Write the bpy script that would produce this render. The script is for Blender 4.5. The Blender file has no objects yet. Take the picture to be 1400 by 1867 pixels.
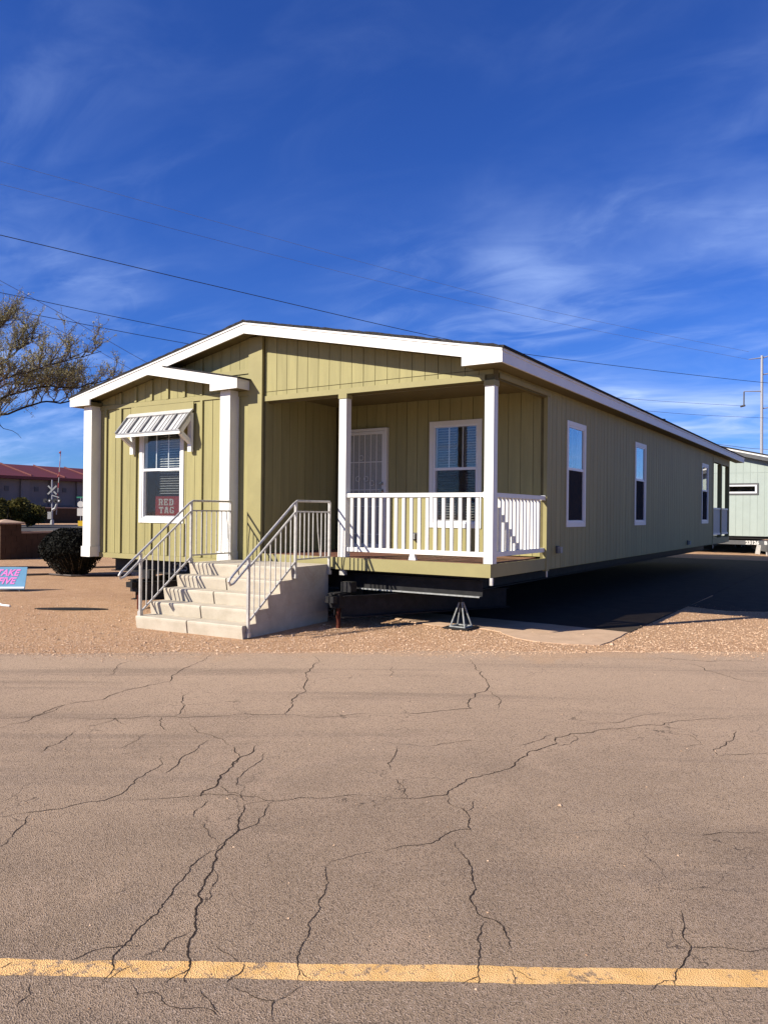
import bpy, bmesh, math, random
from mathutils import Vector, Matrix
random.seed(11)
scene = bpy.context.scene
COL = scene.collection

# ------------------------------------------------------------------ camera
cam_data = bpy.data.cameras.new('camera')
cam = bpy.data.objects.new('camera', cam_data)
COL.objects.link(cam)
RIGHT = Vector((0.8399024, 0.5426427, 0.0101434))
DOWN = Vector((0.007207, 0.0075367, -0.9999456))
FWD = Vector((-0.5426897, 0.8399298, 0.0024193))
EYE = Vector((0, 0, 1.65))
FPX = 1393.065
cam.matrix_world = Matrix(((RIGHT.x, -DOWN.x, -FWD.x, EYE.x), (RIGHT.y, -DOWN.y, -FWD.y, EYE.y),
                           (RIGHT.z, -DOWN.z, -FWD.z, EYE.z), (0, 0, 0, 1)))
cam_data.sensor_fit = 'HORIZONTAL'
cam_data.sensor_width = 36.0
cam_data.lens = 36.0 * FPX / 1400.0
cam_data.clip_start = 0.05
cam_data.clip_end = 4000
scene.camera = cam

# ------------------------------------------------------------------ sky, sun, exposure
SUN_DIR = Vector((0.61, 1.0, -0.77)).normalized()
world = bpy.data.worlds.new('World')
scene.world = world
world.use_nodes = True
wt = world.node_tree
wt.nodes.clear()
def wn(t, **k):
    n = wt.nodes.new(t)
    for a, b in k.items():
        setattr(n, a, b)
    return n
w_out = wn('ShaderNodeOutputWorld')
w_bg = wn('ShaderNodeBackground')
w_bg.inputs['Strength'].default_value = 0.05
w_sky = wn('ShaderNodeTexSky')
w_sky.sky_type = 'NISHITA'
w_sky.sun_disc = False
w_sky.sun_elevation = math.radians(33.3)
w_sky.sun_rotation = math.atan2(-SUN_DIR.x, -SUN_DIR.y)
w_sky.altitude = 350
w_sky.air_density = 1.0
w_sky.dust_density = 0.25
w_sky.ozone_density = 3.0
w_geo = wn('ShaderNodeTexCoord')
w_sep = wn('ShaderNodeSeparateXYZ')
wt.links.new(w_geo.outputs['Generated'], w_sep.inputs[0])
w_mx = wn('ShaderNodeMath', operation='MAXIMUM'); w_mx.inputs[1].default_value = 0.0
wt.links.new(w_sep.outputs['Z'], w_mx.inputs[0])
w_add = wn('ShaderNodeMath', operation='ADD'); w_add.inputs[1].default_value = 0.16
wt.links.new(w_mx.outputs[0], w_add.inputs[0])
w_div = wn('ShaderNodeVectorMath', operation='DIVIDE')
wt.links.new(w_geo.outputs['Generated'], w_div.inputs[0])
w_cmb = wn('ShaderNodeCombineXYZ')
for i in range(3):
    wt.links.new(w_add.outputs[0], w_cmb.inputs[i])
wt.links.new(w_cmb.outputs[0], w_div.inputs[1])
def cloud(scale, stretch, rot, detail, lo, hi, dist):
    mp = wn('ShaderNodeMapping')
    mp.inputs['Rotation'].default_value = (0, 0, rot)
    mp.inputs['Scale'].default_value = (1.0, stretch, 1.0)
    mp.inputs['Location'].default_value = (3.7, 1.3, 0)
    wt.links.new(w_div.outputs[0], mp.inputs[0])
    nz = wn('ShaderNodeTexNoise')
    nz.inputs['Scale'].default_value = scale
    nz.inputs['Detail'].default_value = detail
    nz.inputs['Roughness'].default_value = 0.56
    nz.inputs['Distortion'].default_value = dist
    wt.links.new(mp.outputs[0], nz.inputs['Vector'])
    mr = wn('ShaderNodeMapRange'); mr.interpolation_type = 'SMOOTHSTEP'
    mr.inputs['From Min'].default_value = lo
    mr.inputs['From Max'].default_value = hi
    wt.links.new(nz.outputs[0], mr.inputs[0])
    return mr.outputs[0]
c1 = cloud(0.9, 1.7, 0.62, 6, 0.42, 0.86, 0.5)
c2 = cloud(2.6, 1.9, 0.8, 7, 0.40, 0.95, 0.7)
c3 = cloud(0.5, 1.0, 0.0, 3, 0.32, 0.68, 0.3)
w_m1 = wn('ShaderNodeMath', operation='ADD'); wt.links.new(c1, w_m1.inputs[0]); wt.links.new(c2, w_m1.inputs[1])
w_m2 = wn('ShaderNodeMath', operation='MULTIPLY'); wt.links.new(w_m1.outputs[0], w_m2.inputs[0]); wt.links.new(c3, w_m2.inputs[1])
w_m3 = wn('ShaderNodeMath', operation='MULTIPLY'); wt.links.new(w_m2.outputs[0], w_m3.inputs[0]); w_m3.inputs[1].default_value = 0.5
w_m3.use_clamp = True
w_low = wn('ShaderNodeMapRange'); w_low.interpolation_type = 'SMOOTHSTEP'   # the thin layer is seen edge-on near the horizon
w_low.inputs['From Min'].default_value = 0.02; w_low.inputs['From Max'].default_value = 0.42
w_low.inputs['To Min'].default_value = 3.8; w_low.inputs['To Max'].default_value = 0.85
wt.links.new(w_mx.outputs[0], w_low.inputs[0])
w_m4 = wn('ShaderNodeMath', operation='MULTIPLY'); w_m4.use_clamp = True
wt.links.new(w_m3.outputs[0], w_m4.inputs[0]); wt.links.new(w_low.outputs[0], w_m4.inputs[1])
w_hs = wn('ShaderNodeHueSaturation')
w_hs.inputs['Saturation'].default_value = 1.1
w_hs.inputs['Hue'].default_value = 0.505
w_hs.inputs['Value'].default_value = 1.0
wt.links.new(w_sky.outputs[0], w_hs.inputs['Color'])
w_mix = wn('ShaderNodeMixRGB')
w_mix.inputs['Color2'].default_value = (5.6, 7.6, 12.6, 1)
wt.links.new(w_m4.outputs[0], w_mix.inputs['Fac'])
w_tint = wn('ShaderNodeMixRGB', blend_type='MULTIPLY')
w_tint.inputs['Fac'].default_value = 1.0
w_tint.inputs['Color2'].default_value = (0.42, 0.75, 1.50, 1)
wt.links.new(w_hs.outputs[0], w_tint.inputs['Color1'])
wt.links.new(w_tint.outputs[0], w_mix.inputs['Color1'])
wt.links.new(w_mix.outputs[0], w_bg.inputs['Color'])
wt.links.new(w_bg.outputs[0], w_out.inputs['Surface'])

sun_data = bpy.data.lights.new('sun', 'SUN')
sun_data.energy = 5.0
sun_data.angle = math.radians(0.53)
sun_data.color = (1.0, 0.93, 0.81)
sun = bpy.data.objects.new('sun', sun_data)
sun.rotation_euler = SUN_DIR.to_track_quat('-Z', 'Y').to_euler()
sun.location = (-20, -30, 30)
COL.objects.link(sun)

scene.render.engine = 'CYCLES'
scene.view_settings.view_transform = 'Standard'
scene.view_settings.look = 'None'
scene.view_settings.exposure = 0.90
scene.view_settings.gamma = 1.0
scene.view_settings.use_curve_mapping = False

# ------------------------------------------------------------------ helpers
ORIG = {}
class MB:
    def __init__(s):
        s.v = []; s.f = []
    def hexa(s, p):
        b = len(s.v); s.v += [tuple(q) for q in p]
        s.f += [(b, b+3, b+2, b+1), (b+4, b+5, b+6, b+7), (b, b+1, b+5, b+4), (b+1, b+2, b+6, b+5), (b+2, b+3, b+7, b+6), (b+3, b, b+4, b+7)]
        return s
    def box(s, x0, x1, y0, y1, z0, z1):
        return s.hexa([(x0, y0, z0), (x1, y0, z0), (x1, y1, z0), (x0, y1, z0), (x0, y0, z1), (x1, y0, z1), (x1, y1, z1), (x0, y1, z1)])
    def poly(s, a, b):
        """prism between polygon a and the same polygon b"""
        n = len(a); o = len(s.v)
        s.v += [tuple(q) for q in a] + [tuple(q) for q in b]
        s.f.append(tuple(range(o, o+n))[::-1]); s.f.append(tuple(range(o+n, o+2*n)))
        for i in range(n):
            j = (i+1) % n
            s.f.append((o+i, o+j, o+n+j, o+n+i))
        return s
    def bar(s, a, b, w, h, up=(0, 0, 1)):
        a = Vector(a); b = Vector(b); d = (b-a).normalized(); u = Vector(up)
        if abs(d.dot(u)) > 0.98: u = Vector((0, 1, 0))
        r = d.cross(u).normalized(); u = r.cross(d).normalized()
        q = [(-w/2, -h/2), (w/2, -h/2), (w/2, h/2), (-w/2, h/2)]
        return s.poly([a + r*x + u*y for x, y in q], [b + r*x + u*y for x, y in q])
    def tube(s, pts, r, n=6, cap=True):
        pts = [Vector(p) for p in pts]; o = len(s.v); m = len(pts)
        rs = r if isinstance(r, (list, tuple)) else [r]*m
        d0 = (pts[1]-pts[0]).normalized()
        ref = Vector((0, 0, 1)) if abs(d0.z) < 0.9 else Vector((1, 0, 0))
        side = d0.cross(ref).normalized()
        for i, p in enumerate(pts):
            d = (pts[min(i+1, m-1)] - pts[max(i-1, 0)]).normalized()
            side = (side - d*side.dot(d)).normalized()
            up = side.cross(d)
            for k in range(n):
                a = 2*math.pi*k/n
                s.v.append(tuple(p + (side*math.cos(a) + up*math.sin(a))*rs[i]))
        for i in range(m-1):
            for k in range(n):
                s.f.append((o+i*n+k, o+i*n+(k+1) % n, o+(i+1)*n+(k+1) % n, o+(i+1)*n+k))
        if cap:
            s.f.append(tuple(o+k for k in range(n))[::-1]); s.f.append(tuple(o+(m-1)*n+k for k in range(n)))
        return s
    def quad(s, a, b, c, d):
        o = len(s.v); s.v += [tuple(a), tuple(b), tuple(c), tuple(d)]; s.f.append((o, o+1, o+2, o+3)); return s
    def build(s, name, mat, parent=None, fix=True, smooth=False):
        xs = [v[0] for v in s.v]; ys = [v[1] for v in s.v]; zs = [v[2] for v in s.v]
        c = Vector(((min(xs)+max(xs))/2, (min(ys)+max(ys))/2, min(zs)))
        me = bpy.data.meshes.new(name)
        me.from_pydata([(a-c.x, b-c.y, d-c.z) for a, b, d in s.v], [], s.f)
        if fix:
            bm = bmesh.new(); bm.from_mesh(me)
            bmesh.ops.recalc_face_normals(bm, faces=bm.faces[:])
            bm.to_mesh(me); bm.free()
        if smooth:
            me.polygons.foreach_set('use_smooth', [True]*len(me.polygons))
        me.materials.append(mat)
        return add_obj(name, me, c, parent)
def add_obj(name, me, c, parent=None):
    o = bpy.data.objects.new(name, me)
    COL.objects.link(o)
    o.location = c
    ORIG[o.name] = Vector(c)
    if parent is not None:
        o.parent = parent
        o.matrix_parent_inverse = Matrix.Translation(-ORIG[parent.name])
    return o
def again(src, off):
    """another piece like src (shared mesh) at src + off, same parent"""
    o = src.copy(); COL.objects.link(o)
    o.location = src.location + Vector(off)
    ORIG[o.name] = Vector(o.location)
    return o
def thing(name, label, cat, loc, group=None):
    o = bpy.data.objects.new(name, None); COL.objects.link(o)
    o.empty_display_size = 0.2
    o.location = loc; ORIG[o.name] = Vector(loc)
    return tag(o, label, cat, group)
def tag(o, label, cat, group=None):
    o['label'] = label; o['category'] = cat
    if group: o['group'] = group
    return o
def struct(o, label=None):
    o['kind'] = 'structure'
    if label: o['label'] = label
    return o
def copy_tree(root, off, label=None):
    r = root.copy(); COL.objects.link(r); r.location = root.location + Vector(off); ORIG[r.name] = Vector(r.location)
    if label: r['label'] = label
    for ch in [c for c in root.children]:
        c = ch.copy(); COL.objects.link(c); c.parent = r
        for g in [q for q in ch.children]:
            d = g.copy(); COL.objects.link(d); d.parent = c
    return r
def text_mb(txt, size, bold=0.0, shear=0.0, depth=0.002):
    """flat lettering as vertices in the x-y plane, extruded along z"""
    cu = bpy.data.curves.new('lettering', 'FONT'); cu.body = txt; cu.size = size
    cu.align_x = 'CENTER'; cu.offset = bold; cu.shear = shear; cu.extrude = depth; cu.resolution_u = 2
    o = bpy.data.objects.new('lettering', cu); COL.objects.link(o)
    bpy.context.view_layer.update()
    me = bpy.data.meshes.new_from_object(o.evaluated_get(bpy.context.evaluated_depsgraph_get()))
    vs = [v.co.copy() for v in me.vertices]; fs = [tuple(p.vertices) for p in me.polygons]
    bpy.data.objects.remove(o); bpy.data.curves.remove(cu); bpy.data.meshes.remove(me)
    return vs, fs
def text_obj(name, txt, size, origin, xdir, ydir, mat, parent, bold=0.0, shear=0.0, sx=1.0):
    vs, fs = text_mb(txt, size, bold, shear)
    x = Vector(xdir).normalized(); y = Vector(ydir).normalized(); z = x.cross(y); O = Vector(origin)
    m = MB(); m.v = [tuple(O + x*v.x*sx + y*v.y + z*v.z) for v in vs]; m.f = fs
    return m.build(name, mat, parent)
def P(px, py, depth):
    """world point at a distance along the viewing axis"""
    return EYE + (RIGHT*((px-700)/FPX) + DOWN*((py-933.5)/FPX) + FWD)*depth
def G(px, py, z=0.0):
    d = RIGHT*((px-700)/FPX) + DOWN*((py-933.5)/FPX) + FWD
    t = (z-EYE.z)/d.z
    return EYE + d*t

# ------------------------------------------------------------------ materials
def new_mat(name):
    m = bpy.data.materials.new(name); m.use_nodes = True
    nt = m.node_tree
    return m, nt, nt.nodes['Principled BSDF']
def node(nt, t, **k):
    n = nt.nodes.new(t)
    for a, b in k.items(): setattr(n, a, b)
    return n
def coords(nt, scale=(1, 1, 1)):
    g = node(nt, 'ShaderNodeNewGeometry'); mp = node(nt, 'ShaderNodeMapping')
    mp.inputs['Scale'].default_value = scale
    nt.links.new(g.outputs['Position'], mp.inputs[0]); return mp.outputs[0]
FLAT = [False]
def noise(nt, vec, scale, detail=4, rough=0.6, dist=0.0):
    n = node(nt, 'ShaderNodeTexNoise')
    if FLAT[0]: n.noise_dimensions = '2D'
    n.inputs['Scale'].default_value = scale
    n.inputs['Detail'].default_value = detail; n.inputs['Roughness'].default_value = rough; n.inputs['Distortion'].default_value = dist
    nt.links.new(vec, n.inputs['Vector']); return n.outputs[0]
def rng(nt, v, a, b, c=0.0, d=1.0, smooth=True):
    n = node(nt, 'ShaderNodeMapRange')
    if smooth: n.interpolation_type = 'SMOOTHSTEP'
    n.inputs[1].default_value = a; n.inputs[2].default_value = b; n.inputs[3].default_value = c; n.inputs[4].default_value = d
    nt.links.new(v, n.inputs[0]); return n.outputs[0]
KALB = 0.73      # the picture is exposed +0.9: surfaces carry their plain daylight albedo
def mix(nt, fac, a, b, mode='MIX'):
    n = node(nt, 'ShaderNodeMixRGB', blend_type=mode)
    for i, q in ((0, fac), (1, a), (2, b)):
        if hasattr(q, 'links'): nt.links.new(q, n.inputs[i])
        elif i == 0: n.inputs[0].default_value = q
        else: n.inputs[i].default_value = (*[KALB*c for c in q], 1)
    return n.outputs[0]
def bump(nt, bs, h, strength=0.3, dist=0.01):
    b = node(nt, 'ShaderNodeBump'); b.inputs['Strength'].default_value = strength; b.inputs['Distance'].default_value = dist
    nt.links.new(h, b.inputs['Height']); nt.links.new(b.outputs[0], bs.inputs['Normal'])
def plain(name, col, rough=0.6, metal=0.0, var=0.12, vscale=6.0, bscale=0.0, bstr=0.15, stretch=(1, 1, 1), spec=0.4, objvar=0.0):
    if rough >= 0.8: spec = 0.05
    m, nt, bs = new_mat(name)
    v = coords(nt, stretch)
    n1 = noise(nt, v, vscale, 5, 0.65)
    c = mix(nt, rng(nt, n1, 0.3, 0.7), tuple(q*(1-var) for q in col), tuple(min(1, q*(1+var)) for q in col))
    if objvar:
        oi = node(nt, 'ShaderNodeObjectInfo')
        f = rng(nt, oi.outputs['Random'], 0, 1, 1-objvar, 1+objvar, False)
        c = mix(nt, 1.0, c, f, 'MULTIPLY')
    nt.links.new(c, bs.inputs['Base Color'])
    bs.inputs['Roughness'].default_value = rough; bs.inputs['Metallic'].default_value = metal
    bs.inputs['Specular IOR Level'].default_value = spec
    if bscale: bump(nt, bs, noise(nt, v, bscale, 3, 0.6), bstr, 0.004)
    return m

SID = (0.350, 0.310, 0.132)
M = {}
M['siding'] = plain('siding_paint', SID, 0.62, var=0.085, vscale=9, bscale=55, bstr=0.7, stretch=(1, 1, 0.10), objvar=0.06, spec=0.25)
M['siding_trim'] = plain('siding_trim_paint', (0.345, 0.302, 0.132), 0.6, var=0.05, vscale=3, bscale=50, bstr=0.25, spec=0.25)
M['groove'] = plain('siding_groove', (0.17, 0.145, 0.07), 0.8, var=0.1)
M['white'] = plain('white_paint', (0.88, 0.86, 0.80), 0.45, var=0.03, vscale=2.5, bscale=40, bstr=0.08, spec=0.3)
M['vinyl'] = plain('white_vinyl', (0.92, 0.92, 0.92), 0.4, var=0.02, vscale=3)
M['shingle'] = plain('asphalt_shingle', (0.045, 0.042, 0.042), 0.95, var=0.5, vscale=40, bscale=90, bstr=0.7)
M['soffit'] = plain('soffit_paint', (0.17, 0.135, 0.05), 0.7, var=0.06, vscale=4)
M['door'] = plain('door_paint', (0.62, 0.61, 0.57), 0.5, var=0.04)
M['screen_mesh'] = plain('door_screen', (0.42, 0.42, 0.38), 0.7, var=0.08, vscale=30)
M['steel'] = plain('galvanised_steel', (0.64, 0.61, 0.56), 0.42, metal=0.4, var=0.14, vscale=14)
M['chrome'] = plain('brushed_handle', (0.6, 0.6, 0.58), 0.25, metal=1.0)
M['black_steel'] = plain('black_chassis_paint', (0.018, 0.017, 0.018), 0.6, var=0.4, vscale=8, spec=0.2)
M['jack_grey'] = plain('jack_paint', (0.33, 0.34, 0.33), 0.5, var=0.25, vscale=20)
M['rust'] = plain('rusty_screw', (0.12, 0.036, 0.024), 0.8, var=0.4, vscale=30)
M['dark'] = plain('dark_underside', (0.03, 0.028, 0.027), 0.9, var=0.2)
M['interior'] = plain('dim_room', (0.10, 0.10, 0.10), 0.9, var=0.2, vscale=2)
M['blind'] = plain('blind_slat_white', (0.62, 0.61, 0.57), 0.6, var=0.05)
M['metal_roof'] = plain('awning_metal', (0.60, 0.59, 0.57), 0.45, metal=0.15, var=0.08, vscale=12)
M['awning_dark'] = plain('awning_rib', (0.34, 0.34, 0.34), 0.45, metal=0.3, var=0.1)
M['deck'] = plain('deck_stain', (0.20, 0.085, 0.052), 0.6, var=0.25, vscale=8, bscale=50, bstr=0.4, stretch=(1, 0.12, 1), objvar=0.15)
M['red_sign'] = plain('red_card', (0.42, 0.02, 0.025), 0.5, var=0.04)
M['cream_print'] = plain('cream_print', (0.75, 0.72, 0.66), 0.5, var=0.02)
M['blue_board'] = plain('blue_board', (0.16, 0.36, 0.55), 0.35, var=0.08, vscale=4)
M['pink_print'] = plain('pink_print', (0.85, 0.22, 0.62), 0.5, var=0.03)
M['red_roof'] = plain('red_metal_roof', (0.135, 0.024, 0.019), 0.6, var=0.1, vscale=0.6)
M['grey_wall'] = plain('grey_block_wall', (0.245, 0.225, 0.215), 0.9, var=0.06, vscale=0.5)
M['mint'] = plain('mint_siding', (0.40, 0.46, 0.41), 0.6, var=0.04, vscale=2, objvar=0.03)
M['charcoal'] = plain('charcoal_trim', (0.10, 0.10, 0.10), 0.6)
M['yellow'] = plain('yellow_sign', (0.80, 0.50, 0.02), 0.5, var=0.03)
M['green_sign'] = plain('green_sign', (0.02, 0.22, 0.13), 0.5, var=0.03)
M['red_paint'] = plain('red_stripe', (0.35, 0.04, 0.035), 0.5)
M['pole'] = plain('pole_steel', (0.36, 0.37, 0.41), 0.6, metal=0.1, var=0.08)
M['cable'] = plain('cable_black', (0.02, 0.02, 0.022), 0.6)
M['cable_grey'] = plain('cable_aluminium', (0.16, 0.20, 0.32), 0.6)
M['stripe'] = plain('stripe_dark', (0.05, 0.035, 0.03), 0.7)
M['bark'] = plain('mesquite_bark', (0.030, 0.023, 0.018), 0.9, var=0.3, vscale=10, bscale=30, bstr=0.8)
M['twig'] = plain('twig_bark', (0.14, 0.115, 0.085), 0.9, var=0.3, vscale=6)

def leaf_mat(name, a, b, trans=0.3):
    m, nt, bs = new_mat(name)
    v = coords(nt)
    c = mix(nt, rng(nt, noise(nt, v, 9, 2), 0.35, 0.65), a, b)
    nt.links.new(c, bs.inputs['Base Color']); bs.inputs['Roughness'].default_value = 0.7; bs.inputs['Specular IOR Level'].default_value = 0.15
    tr = node(nt, 'ShaderNodeBsdfTranslucent'); nt.links.new(c, tr.inputs[0])
    ms = node(nt, 'ShaderNodeMixShader'); ms.inputs[0].default_value = trans
    out = nt.nodes['Material Output']
    nt.links.new(bs.outputs[0], ms.inputs[1]); nt.links.new(tr.outputs[0], ms.inputs[2]); nt.links.new(ms.outputs[0], out.inputs[0])
    return m
M['leaf'] = leaf_mat('mesquite_leaf', (0.30, 0.275, 0.12), (0.55, 0.48, 0.27))
M['leaf_brown'] = leaf_mat('dry_seed_pods', (0.20, 0.095, 0.02), (0.32, 0.17, 0.05))
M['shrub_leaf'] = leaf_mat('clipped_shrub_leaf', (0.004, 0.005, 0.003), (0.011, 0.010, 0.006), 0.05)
M['bush_leaf'] = leaf_mat('oleander_leaf', (0.05, 0.06, 0.015), (0.17, 0.13, 0.03))

def glass_mat(name, f0=0.05, tint=(0.94, 0.955, 0.955)):
    m = bpy.data.materials.new(name); m.use_nodes = True; nt = m.node_tree; nt.nodes.clear()
    out = node(nt, 'ShaderNodeOutputMaterial'); fr = node(nt, 'ShaderNodeLayerWeight'); fr.inputs[0].default_value = 0.5
    pw_ = node(nt, 'ShaderNodeMath', operation='POWER'); pw_.inputs[1].default_value = 5.0; nt.links.new(fr.outputs['Facing'], pw_.inputs[0])
    tr = node(nt, 'ShaderNodeBsdfTransparent'); tr.inputs[0].default_value = (*tint, 1)
    gl = node(nt, 'ShaderNodeBsdfGlossy'); gl.inputs['Roughness'].default_value = 0.015
    gl.inputs['Color'].default_value = (1, 1, 1, 1)
    ms = node(nt, 'ShaderNodeMixShader')
    ma = node(nt, 'ShaderNodeMath', operation='MULTIPLY_ADD'); ma.use_clamp = True; ma.inputs[1].default_value = 1.0-f0; ma.inputs[2].default_value = f0
    nt.links.new(pw_.outputs[0], ma.inputs[0])
    nt.links.new(ma.outputs[0], ms.inputs[0]); nt.links.new(tr.outputs[0], ms.inputs[1]); nt.links.new(gl.outputs[0], ms.inputs[2])
    nt.links.new(ms.outputs[0], out.inputs[0])
    return m
M['glass'] = glass_mat('window_glass')
M['glass_coated'] = glass_mat('coated_window_glass', 0.19, (0.8, 0.85, 0.87))
def screen_mat(name='insect_screen', op=0.25):
    m = bpy.data.materials.new(name); m.use_nodes = True; nt = m.node_tree; nt.nodes.clear()
    out = node(nt, 'ShaderNodeOutputMaterial')
    tr = node(nt, 'ShaderNodeBsdfTransparent'); df = node(nt, 'ShaderNodeBsdfDiffuse'); df.inputs[0].default_value = (0.035, 0.035, 0.04, 1)
    ms = node(nt, 'ShaderNodeMixShader'); ms.inputs[0].default_value = op
    nt.links.new(tr.outputs[0], ms.inputs[1]); nt.links.new(df.outputs[0], ms.inputs[2]); nt.links.new(ms.outputs[0], out.inputs[0])
    return m
M['screen'] = screen_mat(); M['screen_dense'] = screen_mat('dense_insect_screen', 0.8)

def concrete_mat(name, a, b, stain, rough=0.85):
    m, nt, bs = new_mat(name); v = coords(nt)
    c = mix(nt, rng(nt, noise(nt, v, 3.2, 6, 0.65), 0.3, 0.72), a, b)
    c = mix(nt, rng(nt, noise(nt, v, 1.7, 5, 0.7, 0.6), 0.56, 0.75, 0, 0.55), c, stain)
    c = mix(nt, rng(nt, noise(nt, v, 120, 2), 0.4, 0.75, 0, 0.25), c, tuple(q*0.55 for q in a))
    nt.links.new(c, bs.inputs['Base Color']); bs.inputs['Roughness'].default_value = rough; bs.inputs['Specular IOR Level'].default_value = 0.08
    bump(nt, bs, noise(nt, v, 70, 4), 0.3, 0.006)
    return m
M['step'] = concrete_mat('precast_step_concrete', (0.56, 0.49, 0.38), (0.68, 0.60, 0.48), (0.42, 0.31, 0.20))
M['pad'] = concrete_mat('pad_concrete', (0.54, 0.375, 0.25), (0.66, 0.46, 0.31), (0.52, 0.33, 0.19))
M['shade_ground'] = concrete_mat('shade_dark_ground', (0.055, 0.042, 0.032), (0.078, 0.060, 0.046), (0.044, 0.034, 0.026))  # ground darkened to carry the house shade in its colour
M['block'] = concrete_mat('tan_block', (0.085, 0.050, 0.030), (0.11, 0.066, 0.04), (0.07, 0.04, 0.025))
M['cap'] = concrete_mat('tan_cap', (0.50, 0.34, 0.24), (0.56, 0.40, 0.28), (0.42, 0.28, 0.2))

def gravel_mat():
    FLAT[0] = True
    m, nt, bs = new_mat('granite_gravel'); v = coords(nt)
    vo = node(nt, 'ShaderNodeTexVoronoi', voronoi_dimensions='2D'); vo.inputs['Scale'].default_value = 55; nt.links.new(v, vo.inputs['Vector'])
    sp = node(nt, 'ShaderNodeSeparateColor'); nt.links.new(vo.outputs['Color'], sp.inputs[0])
    c = mix(nt, sp.outputs[0], (0.46, 0.262, 0.135), (0.78, 0.485, 0.28))
    c = mix(nt, rng(nt, sp.outputs[1], 0.80, 0.95, 0, 0.55), c, (0.80, 0.62, 0.45))
    c = mix(nt, rng(nt, vo.outputs['Distance'], 0.35, 0.75, 0, 0.5), c, (0.22, 0.12, 0.065))
    big = noise(nt, v, 0.55, 5, 0.65)
    c = mix(nt, rng(nt, big, 0.40, 0.70, 0, 0.45), c, (0.47, 0.27, 0.155))
    mid = noise(nt, v, 2.6, 4, 0.7)
    c = mix(nt, rng(nt, mid, 0.45, 0.75, 0, 0.30), c, (0.76, 0.50, 0.31))
    nt.links.new(c, bs.inputs['Base Color']); bs.inputs['Roughness'].default_value = 0.95; bs.inputs['Specular IOR Level'].default_value = 0.1
    h = mix(nt, 0.55, vo.outputs['Distance'], noise(nt, v, 4.5, 6, 0.7))
    bump(nt, bs, h, 0.9, 0.035)
    return m
M['gravel'] = gravel_mat(); FLAT[0] = False
def stone_mat():
    m, nt, bs = new_mat('loose_stone'); v = coords(nt)
    n = noise(nt, v, 33, 1)
    c = mix(nt, rng(nt, n, 0.35, 0.65), (0.42, 0.25, 0.14), (0.80, 0.55, 0.36))
    nt.links.new(c, bs.inputs['Base Color']); bs.inputs['Roughness'].default_value = 0.9
    return m
M['stone'] = stone_mat()

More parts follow.
